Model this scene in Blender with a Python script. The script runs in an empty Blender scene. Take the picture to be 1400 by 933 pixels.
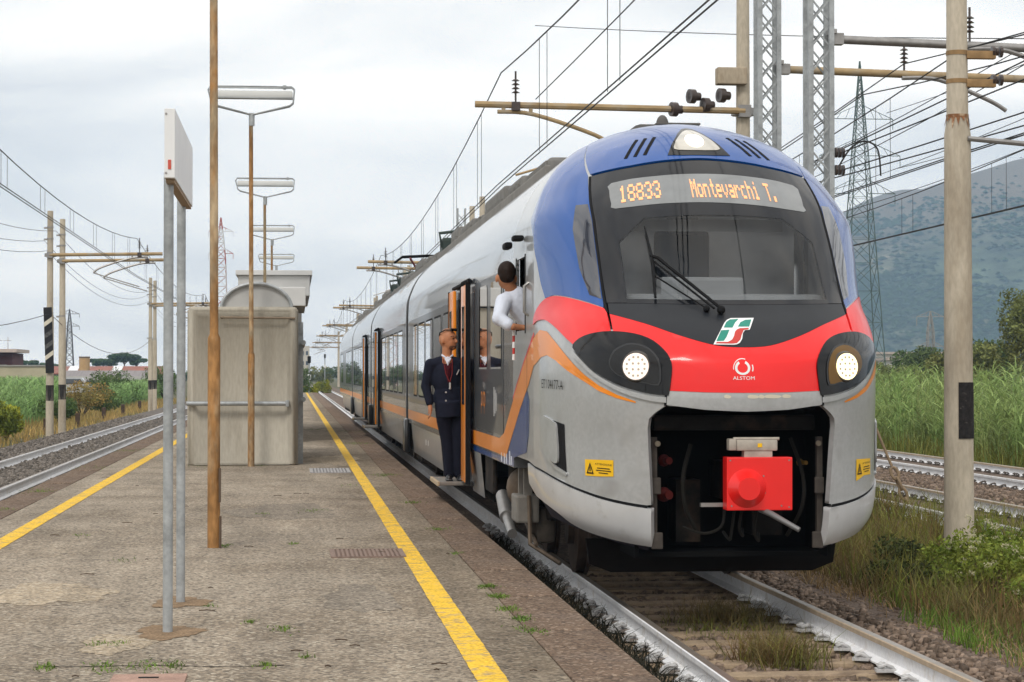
import bpy, bmesh, math, random
import numpy as np
from mathutils import Vector, Matrix
random.seed(7); rng = np.random.default_rng(7)
R = math.radians
SC = bpy.context.scene
COL = SC.collection

# ------------------------------------------------------------------ camera
cam = bpy.data.cameras.new('camera'); camo = bpy.data.objects.new('camera', cam); COL.objects.link(camo)
cam.sensor_width = 36.0; cam.sensor_fit = 'HORIZONTAL'; cam.lens = 36.0 * 3000 / 1400
cam.clip_start = 0.1; cam.clip_end = 20000
camo.location = (0, 0, 1.91)                       # rail top is z = 0, track runs along +y
camo.rotation_euler = (R(90 + 0.8457), 0, R(-5.6728))
SC.camera = camo

# ------------------------------------------------------------------ sky, sun, exposure
SUN_EL, SUN_AZ = 48.0, 205.0                        # degrees; azimuth clockwise from +y
world = bpy.data.worlds.new('World'); SC.world = world; world.use_nodes = True
nt = world.node_tree; N = nt.nodes; N.clear()
def wn(t, **k):
    n = N.new(t)
    for a, b in k.items(): setattr(n, a, b)
    return n
wout = wn('ShaderNodeOutputWorld'); bg = wn('ShaderNodeBackground'); sky = wn('ShaderNodeTexSky')
sky.sky_type = 'NISHITA'; sky.sun_disc = False; sky.sun_elevation = R(SUN_EL); sky.sun_rotation = R(SUN_AZ)
tc = wn('ShaderNodeTexCoord'); mp = wn('ShaderNodeMapping'); mp.inputs['Scale'].default_value = (1, 1, 4.2)
n1 = wn('ShaderNodeTexNoise'); n1.inputs['Scale'].default_value = 4.2; n1.inputs['Detail'].default_value = 5; n1.inputs['Roughness'].default_value = .5
n1.inputs['Distortion'].default_value = .4
cr = wn('ShaderNodeValToRGB'); el = cr.color_ramp.elements
el[0].position = .34; el[0].color = (.87, .87, .875, 1); el[1].position = .66; el[1].color = (1.50, 1.42, 1.31, 1)
e2 = cr.color_ramp.elements.new(.5); e2.color = (1.18, 1.155, 1.11, 1)
sk = wn('ShaderNodeMix', data_type='RGBA', blend_type='MULTIPLY'); sk.inputs[0].default_value = 1; sk.inputs[7].default_value = (.10, .10, .10, 1)
mx = wn('ShaderNodeMix', data_type='RGBA'); mx.inputs[0].default_value = .93
L = nt.links.new
L(tc.outputs['Generated'], mp.inputs[0]); L(mp.outputs[0], n1.inputs['Vector']); L(n1.outputs['Fac'], cr.inputs[0])
L(sky.outputs[0], sk.inputs[6]); L(sk.outputs[2], mx.inputs[6]); L(cr.outputs[0], mx.inputs[7])
L(mx.outputs[2], bg.inputs[0]); bg.inputs[1].default_value = 1.0; L(bg.outputs[0], wout.inputs[0])
sun = bpy.data.lights.new('sun', 'SUN'); suno = bpy.data.objects.new('sun', sun); COL.objects.link(suno)
sun.energy = 1.6; sun.angle = R(14); sun.color = (1, .955, .89)
sd = Vector((math.sin(R(SUN_AZ)) * math.cos(R(SUN_EL)), math.cos(R(SUN_AZ)) * math.cos(R(SUN_EL)), math.sin(R(SUN_EL))))
suno.rotation_euler = sd.to_track_quat('Z', 'Y').to_euler()
SC.view_settings.view_transform = 'Standard'; SC.view_settings.look = 'None'
SC.view_settings.exposure = 0.06; SC.view_settings.gamma = 1.0; SC.view_settings.use_curve_mapping = False
SC.render.engine = 'CYCLES'; SC.cycles.use_denoising = True
SC.cycles.max_bounces = 6; SC.cycles.diffuse_bounces = 3; SC.cycles.glossy_bounces = 3; SC.cycles.transparent_max_bounces = 8
SC.cycles.volume_bounces = 0; SC.cycles.caustics_reflective = False; SC.cycles.caustics_refractive = False

# ------------------------------------------------------------------ materials
MATS = {}
def mat(name, col, rough=.6, metal=0., var=.12, vs=3., fine=0., fs=40., bump=0., bs=60., coat=0., emit=0., col2=None, c2lo=.5, c2hi=.65, c2s=1.5, spec=None, stretch=None, trans=0., coatr=.04):
    if name in MATS: return MATS[name]
    m = bpy.data.materials.new(name); m.use_nodes = True; t = m.node_tree; nn = t.nodes; lk = t.links.new
    b = nn['Principled BSDF']; b.inputs['Roughness'].default_value = rough; b.inputs['Metallic'].default_value = metal
    if spec is None: spec = .5 if rough < .5 else (.15 if max(col) < .06 else .25)
    b.inputs['Specular IOR Level'].default_value = spec
    if coat: b.inputs['Coat Weight'].default_value = coat; b.inputs['Coat Roughness'].default_value = coatr
    c = nn.new('ShaderNodeTexCoord'); vec = c.outputs['Object']
    if stretch:
        q = nn.new('ShaderNodeMapping'); q.inputs['Scale'].default_value = stretch; lk(vec, q.inputs[0]); vec = q.outputs[0]
    def noise(s, d=4, r=.55):
        x = nn.new('ShaderNodeTexNoise'); x.inputs['Scale'].default_value = s; x.inputs['Detail'].default_value = d; x.inputs['Roughness'].default_value = r
        lk(vec, x.inputs['Vector']); return x.outputs['Fac']
    def mixc(f, a, bb, bt='MIX'):
        x = nn.new('ShaderNodeMix'); x.data_type = 'RGBA'; x.blend_type = bt
        if isinstance(f, float): x.inputs[0].default_value = f
        else: lk(f, x.inputs[0])
        for i, s in ((6, a), (7, bb)):
            if isinstance(s, tuple): x.inputs[i].default_value = (*s, 1)
            else: lk(s, x.inputs[i])
        return x.outputs[2]
    def ramp(f, lo, hi):
        x = nn.new('ShaderNodeMapRange'); x.inputs[1].default_value = lo; x.inputs[2].default_value = hi; lk(f, x.inputs[0]); return x.outputs[0]
    cur = tuple(col)
    if col2 is not None: cur = mixc(ramp(noise(c2s, 6, .6), c2lo, c2hi), cur, tuple(col2))
    if var:
        cur = mixc(ramp(noise(vs), .3, .7), mixc(1., cur, (1 - var,) * 3, 'MULTIPLY'), mixc(1., cur, (1 + var,) * 3, 'MULTIPLY'))
    if fine:
        cur = mixc(ramp(noise(fs, 2, .5), .35, .65), mixc(1., cur, (1 - fine,) * 3, 'MULTIPLY'), mixc(1., cur, (1 + fine,) * 3, 'MULTIPLY'))
    if isinstance(cur, tuple): b.inputs['Base Color'].default_value = (*cur, 1)
    else: lk(cur, b.inputs['Base Color'])
    if emit:
        b.inputs['Emission Strength'].default_value = emit; b.inputs['Emission Color'].default_value = (*col, 1)
    if bump:
        x = nn.new('ShaderNodeBump'); x.inputs['Strength'].default_value = bump; x.inputs['Distance'].default_value = .02
        lk(noise(bs, 3, .6), x.inputs['Height']); lk(x.outputs[0], b.inputs['Normal'])
    if trans:
        tr = nn.new('ShaderNodeBsdfTranslucent'); ms = nn.new('ShaderNodeMixShader'); ms.inputs[0].default_value = trans
        if isinstance(cur, tuple): tr.inputs[0].default_value = (*cur, 1)
        else: lk(cur, tr.inputs[0])
        lk(b.outputs[0], ms.inputs[1]); lk(tr.outputs[0], ms.inputs[2]); lk(ms.outputs[0], nn['Material Output'].inputs[0])
    MATS[name] = m; return m

def glass(name, tint=(.5, .53, .55)):
    if name in MATS: return MATS[name]
    m = bpy.data.materials.new(name); m.use_nodes = True; t = m.node_tree; nn = t.nodes; lk = t.links.new
    nn.remove(nn['Principled BSDF'])
    g = nn.new('ShaderNodeBsdfGlossy'); g.inputs['Roughness'].default_value = .015
    tr = nn.new('ShaderNodeBsdfTransparent'); tr.inputs[0].default_value = (*tint, 1)
    f = nn.new('ShaderNodeFresnel'); f.inputs[0].default_value = 1.55
    ms = nn.new('ShaderNodeMixShader'); lk(f.outputs[0], ms.inputs[0]); lk(tr.outputs[0], ms.inputs[1]); lk(g.outputs[0], ms.inputs[2])
    lk(ms.outputs[0], nn['Material Output'].inputs[0]); MATS[name] = m; return m

SILVER = mat('silver_paint', (.40, .41, .415), .34, .2, var=.06, vs=1.2, coat=.6, col2=(.32, .322, .32), c2lo=.55, c2hi=.72, c2s=3.5, fine=.05, fs=28, coatr=.06)
BODY = mat('body_silver', (.31, .32, .335), .2, .75, var=.05, vs=.6, coat=.5, coatr=.03)
BUMPER = mat('bumper_silver', (.55, .56, .57), .35, .1, var=.07, vs=4, coat=.5, col2=(.44, .44, .43), c2lo=.6, c2hi=.75, c2s=7)
BLUE = mat('blue_paint', (.004, .070, .30), .22, 0, var=.06, vs=2, coat=.5, coatr=.03, spec=.3)
RED = mat('red_paint', (.82, .010, .010), .36, 0, var=.04, vs=3, coat=.35, spec=.3)
ORANGE = mat('orange_paint', (.82, .25, .010), .38, 0, var=.05, vs=3, coat=.4, spec=.3)
BLACKG = mat('black_gloss', (.006, .0065, .008), .08, 0, var=.1, spec=.30)
FRIT = mat('black_frit', (.011, .012, .015), .09, 0, var=.1, spec=.36)
BONNET = mat('bonnet_black', (.014, .016, .020), .42, 0, var=.12, vs=6, spec=.28)
RUBBER = mat('rubber', (.010, .010, .011), .75, 0, spec=.12)
DARK = mat('underframe_dark', (.013, .012, .011), .8, 0, var=.3, vs=8, col2=(.032, .022, .016), c2s=5)
DARKGREY = mat('dark_grey_panel', (.018, .020, .026), .3, 0, coat=.4, coatr=.04, spec=.3)
WINDOW = mat('window_glass', (.016, .019, .022), .04, 0, var=.0, coat=1, coatr=.01)
STEEL = mat('worn_steel', (.30, .29, .28), .45, .7, var=.15, vs=10)
GALV = mat('galvanised', (.36, .38, .39), .5, .35, var=.14, vs=6, fine=.08, fs=30, col2=(.27, .285, .29), c2s=4)
WHITEP = mat('white_sheet', (.74, .75, .76), .45, 0, var=.05, vs=3)
RUSTP = mat('rusty_paint', (.28, .145, .052), .75, 0, var=.26, vs=4, fine=.22, fs=22, col2=(.33, .25, .155), c2lo=.46, c2hi=.60, c2s=3, bump=.3, bs=50, stretch=(1, 1, .35))
RUSTG = mat('rusty_paint_pale', (.25, .19, .11), .75, 0, var=.2, vs=5, fine=.15, fs=25, col2=(.24, .12, .05), c2lo=.52, c2hi=.66, c2s=3, bump=.3, bs=50, stretch=(1, 1, .35))
CONC = mat('concrete_mast', (.46, .405, .32), .85, 0, var=.12, vs=3, fine=.08, fs=30, col2=(.36, .305, .23), c2lo=.48, c2hi=.66, c2s=2.2, bump=.15, bs=80, stretch=(1, 1, .3))
CONC2 = mat('concrete_mast_lower', (.40, .335, .25), .85, 0, var=.14, vs=3, fine=.08, fs=30, col2=(.24, .18, .12), c2s=3, bump=.15, bs=80, stretch=(1, 1, .3))
BEAM = mat('beam_tan', (.36, .26, .14), .7, .1, var=.2, vs=4, col2=(.30, .26, .2), c2s=2)
WIRE = mat('wire_dark', (.035, .033, .032), .6, .3, var=0)
INSUL = mat('insulator_brown', (.05, .035, .03), .3, 0)
SHELT = mat('shelter_grey', (.38, .35, .29), .7, 0, var=.10, vs=1.5, fine=.06, fs=30, col2=(.30, .27, .215), c2lo=.52, c2hi=.74, c2s=2.6, bump=.1, bs=40, stretch=(1, 1, .22))
PALEW = mat('pale_panel', (.58, .58, .57), .6, 0, var=.07, vs=2)
YELLOW = mat('yellow_line', (.76, .47, .035), .8, 0, var=.12, vs=5, fine=.24, fs=50, col2=(.40, .29, .13), c2lo=.51, c2hi=.66, c2s=12, bump=.35, bs=160)
STICK = mat('sticker_yellow', (.85, .50, .015), .5, 0, var=.03)
INK = mat('ink_black', (.012, .012, .012), .6, 0, var=0)
WHITEINK = mat('ink_white', (.80, .80, .80), .5, 0, var=0)
GREENINK = mat('ink_green', (.004, .22, .16), .4, 0, var=.06, vs=20)
REDINK = mat('ink_red', (.50, .03, .02), .4, 0, var=.06, vs=20)
RAILW = mat('rail_white', (.80, .81, .83), .6, 0, var=.08, vs=3, fine=.05, fs=30, col2=(.64, .62, .59), c2lo=.55, c2hi=.7, c2s=6)
RAILTOP = mat('rail_top', (.30, .26, .22), .35, .6, var=.15, vs=10)
RAILTAN = mat('rail_tan', (.46, .37, .27), .6, .1, var=.15, vs=10)
SLEEP = mat('sleeper_concrete', (.285, .215, .145), .9, 0, var=.2, vs=6, fine=.12, fs=60, col2=(.18, .13, .09), c2s=4, bump=.3, bs=60)

# ------------------------------------------------------------------ mesh helpers
WORLDP = set()                                     # things whose parts are given in world coordinates
def link(name, me, m=None, parent=None, smooth=False):
    o = bpy.data.objects.new(name, me); COL.objects.link(o)
    if m is not None and not me.materials: me.materials.append(m)
    if parent is not None:
        o.parent = parent
        if parent.name in WORLDP: o.matrix_parent_inverse = Matrix.Translation(-Vector(parent.location))
    if smooth: me.polygons.foreach_set('use_smooth', [True] * len(me.polygons))
    return o
def tag(o, label=None, cat=None, group=None, kind=None):
    if label: o['label'] = label
    if cat: o['category'] = cat
    if group: o['group'] = group
    if kind: o['kind'] = kind
    return o
def empty(name, loc=(0, 0, 0), label=None, cat=None, group=None, kind=None, rz=0):
    o = bpy.data.objects.new(name, None); COL.objects.link(o); o.location = loc; o.rotation_euler = (0, 0, rz); o.empty_display_size = .2
    return tag(o, label, cat, group, kind)
def root(name, base, label, cat, group=None, kind=None):
    o = empty(name, base, label, cat, group, kind); WORLDP.add(o.name); return o
def mesh_np(name, V, F):
    me = bpy.data.meshes.new(name); V = np.asarray(V, np.float32); F = np.asarray(F, np.int32); k = F.shape[1]
    me.vertices.add(len(V)); me.vertices.foreach_set('co', V.ravel())
    me.loops.add(F.size); me.loops.foreach_set('vertex_index', F.ravel())
    me.polygons.add(len(F)); me.polygons.foreach_set('loop_start', np.arange(0, F.size, k, dtype=np.int32)); me.polygons.foreach_set('loop_total', np.full(len(F), k, np.int32))
    me.update(calc_edges=True); me.validate(); return me
class MB:
    def __init__(s): s.v = []; s.f = []
    def add(s, vs, fs):
        n = len(s.v); s.v += [tuple(v) for v in vs]; s.f += [tuple(i + n for i in f) for f in fs]; return s
    def box(s, c, sz, rz=0., M=None, bev=0.):
        x, y, z = [k / 2 for k in sz]
        if bev:
            b = min(bev, x * .9, y * .9, z * .9); bm = bmesh.new(); bmesh.ops.create_cube(bm, size=1)
            for q in bm.verts: q.co = Vector((q.co.x * 2 * x, q.co.y * 2 * y, q.co.z * 2 * z))
            bmesh.ops.bevel(bm, geom=bm.edges[:], offset=b, segments=2, profile=.6, affect='EDGES'); bm.verts.index_update()
            vs = [q.co.copy() for q in bm.verts]; fs = [[q.index for q in f.verts] for f in bm.faces]; bm.free()
        else:
            vs = [Vector((i, j, k)) for i in (-x, x) for j in (-y, y) for k in (-z, z)]
            fs = [(0, 1, 3, 2), (4, 6, 7, 5), (0, 4, 5, 1), (2, 3, 7, 6), (0, 2, 6, 4), (1, 5, 7, 3)]
        T = Matrix.Translation(c) @ (M if M is not None else Matrix.Rotation(rz, 4, 'Z'))
        return s.add([T @ v for v in vs], fs)
    def tube(s, pts, r, n=8, cap=True):
        pts = [Vector(p) for p in pts]; rs = r if isinstance(r, (list, tuple)) else [r] * len(pts); rings = []
        up = None
        for i, p in enumerate(pts):
            d = (pts[min(i + 1, len(pts) - 1)] - pts[max(i - 1, 0)]).normalized()
            if up is None: up = Vector((0, 0, 1)) if abs(d.z) < .9 else Vector((1, 0, 0))
            a = d.cross(up).normalized(); b = a.cross(d).normalized(); up = b
            rings.append([p + (a * math.cos(2 * math.pi * k / n) + b * math.sin(2 * math.pi * k / n)) * rs[i] for k in range(n)])
        vs = [v for q in rings for v in q]
        fs = [(i * n + k, i * n + (k + 1) % n, (i + 1) * n + (k + 1) % n, (i + 1) * n + k) for i in range(len(pts) - 1) for k in range(n)]
        if cap: fs += [tuple(reversed(range(n))), tuple(range((len(pts) - 1) * n, len(pts) * n))]
        return s.add(vs, fs)
    def bar(s, a, b, w, h=None):
        a = Vector(a); b = Vector(b); d = b - a; h = h or w
        q = d.to_track_quat('Z', 'Y').to_matrix().to_4x4()
        return s.box((a + b) / 2, (w, h, d.length), M=q)
    def prism(s, poly, M, h):
        n = len(poly); vs = [M @ Vector((x, y, 0)) for x, y in poly] + [M @ Vector((x, y, h)) for x, y in poly]
        return s.add(vs, [tuple(reversed(range(n))), tuple(range(n, 2 * n))] + [(i, (i + 1) % n, (i + 1) % n + n, i + n) for i in range(n)])
    def disc(s, c, axis, r, h, n=24, r2=None):
        a = Vector(c); return s.tube([a, a + Vector(axis).normalized() * h], [r, r2 if r2 is not None else r], n)
    def ball(s, c, r, nu=12, nv=8):
        c = Vector(c); rr = r if isinstance(r, (tuple, list)) else (r, r, r); vs = []; fs = []
        for i in range(nv + 1):
            t = math.pi * i / nv
            for k in range(nu):
                p = 2 * math.pi * k / nu; vs.append(c + Vector((rr[0] * math.sin(t) * math.cos(p), rr[1] * math.sin(t) * math.sin(p), rr[2] * math.cos(t))))
        for i in range(nv):
            for k in range(nu): fs.append((i * nu + k, (i + 1) * nu + k, (i + 1) * nu + (k + 1) % nu, i * nu + (k + 1) % nu))
        return s.add(vs, fs)
    def mesh(s, name='m'):
        me = bpy.data.meshes.new(name); me.from_pydata([tuple(v) for v in s.v], [], s.f); me.update(); return me
    def build(s, name, m, parent=None, smooth=False, label=None, cat=None, group=None, kind=None, auto=True):
        me = s.mesh(name); o = link(name, me, m, parent)
        if smooth:
            me.polygons.foreach_set('use_smooth', [True] * len(me.polygons))
            if auto: me.set_sharp_from_angle(angle=R(38))
        return tag(o, label, cat, group, kind)
def copy_tree(o, parent=None, loc=None):
    c = o.copy(); COL.objects.link(c); c.parent = parent
    if loc is not None: c.location = loc
    for ch in o.children: copy_tree(ch, c)
    return c
def crv(pts, n=4, closed=False):
    P = [np.array(p, float) for p in pts]; out = []
    m = len(P); rg = range(m if closed else m - 1)
    for i in rg:
        p0 = P[i - 1] if (i > 0 or closed) else P[0]; p1 = P[i]; p2 = P[(i + 1) % m]; p3 = P[(i + 2) % m] if (closed or i + 2 < m) else P[-1]
        for k in range(n):
            t = k / n; out.append(tuple(.5 * ((2 * p1) + (p2 - p0) * t + (2 * p0 - 5 * p1 + 4 * p2 - p3) * t * t + (3 * p1 - p0 - 3 * p2 + p3) * t ** 3)))
    if not closed: out.append(tuple(P[-1]))
    return out
def mir(pl): return [(-c, v) for c, v in reversed(pl)]
def patch(name, poly, fmap, m, parent, off=.004, thick=.02, su=.03, sv=.04, centre=(3.47, 20.0, 2.0), label=None):
    """a sheet with thickness that follows the surface fmap inside a 2-D outline"""
    bm = bmesh.new(); vs = [bm.verts.new((x, y, 0)) for x, y in poly]; bm.faces.new(vs); bm.normal_update()
    bmesh.ops.triangulate(bm, faces=bm.faces[:], ngon_method='EAR_CLIP')
    xs = [p[0] for p in poly]; ys = [p[1] for p in poly]
    for lo, hi, st, ax in ((min(xs), max(xs), su, 0), (min(ys), max(ys), sv, 1)):
        k = math.floor(lo / st) + 1
        while k * st < hi - 1e-6:
            co = [0, 0, 0]; no = [0, 0, 0]; co[ax] = k * st; no[ax] = 1
            bmesh.ops.bisect_plane(bm, geom=bm.verts[:] + bm.edges[:] + bm.faces[:], plane_co=co, plane_no=no, dist=1e-6); k += 1
    bmesh.ops.recalc_face_normals(bm, faces=bm.faces[:]); bm.verts.index_update()
    Q = np.array([v.co[:2] for v in bm.verts]); P = fmap(Q[:, 0], Q[:, 1]); h = 1e-3
    nn_ = np.cross(fmap(Q[:, 0] + h, Q[:, 1]) - fmap(Q[:, 0] - h, Q[:, 1]), fmap(Q[:, 0], Q[:, 1] + h) - fmap(Q[:, 0], Q[:, 1] - h))
    nn_ /= np.linalg.norm(nn_, axis=1, keepdims=True) + 1e-12
    sgn = np.sign((nn_ * (P - np.array(centre))).sum(1).mean()) or 1.; nn_ *= sgn
    faces = [[v.index for v in f.verts] for f in bm.faces]
    bnd = [(e.verts[0].index, e.verts[1].index) for e in bm.edges if len(e.link_faces) == 1]; bm.free()
    # orient
    a, b, c = faces[0][:3]; T = P + nn_ * off
    if np.dot(np.cross(T[b] - T[a], T[c] - T[a]), nn_[a]) < 0: faces = [f[::-1] for f in faces]
    V = [tuple(p) for p in T]; n0 = len(V); mp_ = {}
    if thick:
        for e in bnd:
            for i in e:
                if i not in mp_:
                    mp_[i] = (len(V), len(V) + 1); V.append(tuple(T[i])); V.append(tuple(P[i] + nn_[i] * (off - thick)))
        for i, j in bnd: faces.append([mp_[i][0], mp_[j][0], mp_[j][1], mp_[i][1]])
    me = bpy.data.meshes.new(name); me.from_pydata(V, [], faces); me.update(); me.polygons.foreach_set('use_smooth', [True] * len(me.polygons))
    o = link(name, me, m, parent)
    if label: o['label'] = label
    return o
def text2d(s, size=1., shear=0., font_scale_x=1.):
    cu = bpy.data.curves.new('t', 'FONT'); cu.body = s; cu.size = size; cu.align_x = 'CENTER'; cu.align_y = 'CENTER'; cu.resolution_u = 3
    ob = bpy.data.objects.new('t', cu); COL.objects.link(ob); dg = bpy.context.evaluated_depsgraph_get(); dg.update()
    me = bpy.data.meshes.new_from_object(ob.evaluated_get(dg)); bpy.data.objects.remove(ob); bpy.data.curves.remove(cu)
    V = np.array([v.co[:2] for v in me.vertices]); F = [list(p.vertices) for p in me.polygons]; bpy.data.meshes.remove(me)
    V[:, 0] = V[:, 0] * font_scale_x + shear * V[:, 1]; return V, F
def text_on(name, s, fpos, m, parent, size, sx=1.):
    V, F = text2d(s, size, 0, sx); P = fpos(V[:, 0], V[:, 1]); me = bpy.data.meshes.new(name); me.from_pydata([tuple(p) for p in P], [], F); me.update()
    return link(name, me, m, parent)
# ================================================================== SETTING
AX = 3.47                                           # axis of the train's track
PZ = .38                                            # platform surface
LX = -5.6                                           # axis of the track left of the platform
TB, TC = 9.65, 13.7                                 # axes of the two tracks on the right
GROUND = mat('ground_earth', (.085, .085, .035), .95, 0, var=.3, vs=.8, col2=(.14, .105, .06), c2s=.5, fine=.3, fs=12)
g = MB(); g.add([(-6000, -60, -.42), (6000, -60, -.42), (6000, 9000, -.42), (-6000, 9000, -.42)], [(0, 1, 2, 3)])
g.build('ground', GROUND, kind='structure')

ASPH = mat('platform_asphalt', (.325, .272, .210), .92, 0, var=.11, vs=.7, fine=.38, fs=48, col2=(.235, .19, .14), c2lo=.44, c2hi=.62, c2s=.9, bump=.7, bs=90)
def speckle(m, scale, dark, light, amt):                # pale and dark grit in the surface
    t = m.node_tree; b_ = t.nodes['Principled BSDF']; old = b_.inputs['Base Color'].links[0].from_socket; c = t.nodes.new('ShaderNodeTexCoord')
    vo = t.nodes.new('ShaderNodeTexVoronoi'); vo.inputs['Scale'].default_value = scale; t.links.new(c.outputs['Object'], vo.inputs['Vector'])
    sp = t.nodes.new('ShaderNodeSeparateColor'); t.links.new(vo.outputs['Color'], sp.inputs[0]); cur = old
    for sock, lo, colr in ((sp.outputs[0], .80, light), (sp.outputs[1], .78, dark)):
        mr = t.nodes.new('ShaderNodeMapRange'); mr.inputs[1].default_value = lo; mr.inputs[2].default_value = lo + .1; mr.inputs[4].default_value = amt; t.links.new(sock, mr.inputs[0])
        mx = t.nodes.new('ShaderNodeMix'); mx.data_type = 'RGBA'; mx.inputs[7].default_value = (*colr, 1); t.links.new(mr.outputs[0], mx.inputs[0]); t.links.new(cur, mx.inputs[6]); cur = mx.outputs[2]
    # long worn streaks along the walkway
    mp_ = t.nodes.new('ShaderNodeMapping'); mp_.inputs['Scale'].default_value = (2.2, .22, 1); t.links.new(c.outputs['Object'], mp_.inputs[0]); nz = t.nodes.new('ShaderNodeTexNoise'); nz.inputs['Scale'].default_value = 1.; nz.inputs['Detail'].default_value = 8; nz.inputs['Roughness'].default_value = .7; t.links.new(mp_.outputs[0], nz.inputs['Vector'])
    mr = t.nodes.new('ShaderNodeMapRange'); mr.inputs[1].default_value = .35; mr.inputs[2].default_value = .68; mr.inputs[3].default_value = .78; mr.inputs[4].default_value = 1.2; t.links.new(nz.outputs[0], mr.inputs[0])
    mx = t.nodes.new('ShaderNodeMix'); mx.data_type = 'RGBA'; mx.blend_type = 'MULTIPLY'; mx.inputs[0].default_value = 1; t.links.new(cur, mx.inputs[6]); t.links.new(mr.outputs[0], mx.inputs[7]); t.links.new(mx.outputs[2], b_.inputs['Base Color'])
speckle(ASPH, 42, (.10, .085, .07), (.50, .44, .35), .75)
def soiled(m, x0, x1, k):                               # strip beside the kerb, soiled by trains
    t = m.node_tree; b_ = t.nodes['Principled BSDF']; old = b_.inputs['Base Color'].links[0].from_socket; c = t.nodes.new('ShaderNodeTexCoord'); nz = t.nodes.new('ShaderNodeTexNoise'); nz.inputs['Scale'].default_value = 1.3; nz.inputs['Detail'].default_value = 6
    sx = t.nodes.new('ShaderNodeSeparateXYZ'); t.links.new(c.outputs['Object'], sx.inputs[0]); t.links.new(c.outputs['Object'], nz.inputs['Vector']); ad = t.nodes.new('ShaderNodeMath'); ad.operation = 'MULTIPLY_ADD'; ad.inputs[1].default_value = .9; t.links.new(nz.outputs[0], ad.inputs[0]); t.links.new(sx.outputs[0], ad.inputs[2])
    mr = t.nodes.new('ShaderNodeMapRange'); mr.inputs[1].default_value = x0 + .45; mr.inputs[2].default_value = x1 + .45; t.links.new(ad.outputs[0], mr.inputs[0]); mx = t.nodes.new('ShaderNodeMix'); mx.data_type = 'RGBA'; mx.blend_type = 'MULTIPLY'; mx.inputs[7].default_value = (k, k * .96, k * .9, 1); t.links.new(mr.outputs[0], mx.inputs[0]); t.links.new(old, mx.inputs[6]); t.links.new(mx.outputs[2], b_.inputs['Base Color'])
soiled(ASPH, .5, 1.15, .72)
KERB = mat('kerb_aggregate', (.165, .112, .077), .92, 0, var=.12, vs=2, fine=.42, fs=48, col2=(.145, .105, .08), c2s=1.6, bump=.7, bs=90)
speckle(KERB, 46, (.06, .042, .03), (.36, .28, .21), .7)
plat = root('platform', (0, 80, PZ), None, None, kind='structure')
PX0, PX1, PY0, PY1 = -3.5, 1.82, 1., 176.
ik0, ik1 = -3.06, 1.385                              # inner edges of the kerb stones
b = MB(); b.box(((ik0 + ik1) / 2, (PY0 + PY1) / 2, PZ - .45), (ik1 - ik0 - .012, PY1 - PY0, .9)); b.build('paving', ASPH, plat)
# kerb stones: one each, 2 m long, butted with open joints and slightly uneven
for side, (x0, x1) in enumerate(((ik1, PX1), (PX0, ik0))):
    me0 = MB().box((0, 0, -.14), (x1 - x0 - .006, 1.988, .28), bev=.012).mesh('kerb'); me0.materials.append(KERB)
    y = PY0
    k = 0
    while y < PY1 - 1:
        o = link('kerb_stone', me0, None, plat); o.location = ((x0 + x1) / 2, y + 1, PZ + rng.uniform(-.002, .006)); o.rotation_euler.z = rng.uniform(-.0012, .0012); y += 2; k += 1
        if y > 100 and side == 0 or y > 130: break
    w = MB(); w.box(((x0 + x1) / 2, (y + PY1) / 2, PZ - .14), (x1 - x0 - .006, PY1 - y, .28)); w.build('kerb_stone', KERB, plat)
    w = MB(); w.box(((x0 + x1) / 2 + (-.06 if side == 0 else .06), (PY0 + PY1) / 2, PZ - .62), (x1 - x0 - .12, PY1 - PY0, .66)); w.build('platform_wall', mat('platform_wall', (.17, .135, .105), .95, 0, var=.2, vs=2, fine=.2), plat)
# yellow lines: thin worn paint, edges not quite straight
for x, wd in ((.985, .155), (-2.62, .17)):
    V = []; F = []; n = 700
    for i in range(n + 1):
        y = 8 + (PY1 - 9) * (i / n) ** 1.6; j = .0025
        V += [(x - wd / 2 + rng.uniform(-j, j), y, PZ + .004), (x + wd / 2 + rng.uniform(-j, j), y, PZ + .004)]
        if i: F.append((2 * i - 2, 2 * i - 1, 2 * i + 1, 2 * i))
    link('yellow_line', mesh_np('yellow_line', V, F), YELLOW, plat)

# ballast beds
BAL_B = mat('ballast_brown', (.155, .115, .09), .95, 0, var=.2, vs=2, fine=.55, fs=28, col2=(.10, .072, .055), c2s=3, bump=1., bs=26)
BAL_G = mat('ballast_grey', (.135, .115, .098), .95, 0, var=.15, vs=2, fine=.55, fs=26, col2=(.12, .105, .095), c2s=3, bump=1., bs=26)
def bed(name, prof, y0, y1, m):
    V = []; F = []; n = len(prof); ys = [y0 + (y1 - y0) * i / 60 for i in range(61)]
    for i, y in enumerate(ys):
        for x, z in prof: V.append((x, y, z))
        if i:
            for k in range(n - 1): F.append(((i - 1) * n + k, (i - 1) * n + k + 1, i * n + k + 1, i * n + k))
    return tag(link(name, mesh_np(name, V, F), m), kind='structure')
bed('ballast_bed', [(1.75, -.26), (2.3, -.235), (AX - .72, -.215), (AX, -.235), (AX + .72, -.215), (5.0, -.22), (5.7, -.30), (6.6, -.41)], 2, 420, BAL_B)
bed('ballast_bed', [(8.0, -.40), (8.6, -.2), (TB + .8, -.19), (11.6, -.19), (TC - .8, -.17), (TC + .8, -.15), (15.2, -.2), (16.2, -.415)], 5, 420, BAL_B)
bed('ballast_bed', [(-8.9, -.415), (-8.0, -.22), (LX - .8, -.19), (LX + .8, -.19), (-3.4, -.22)], 8, 420, BAL_G)

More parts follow.
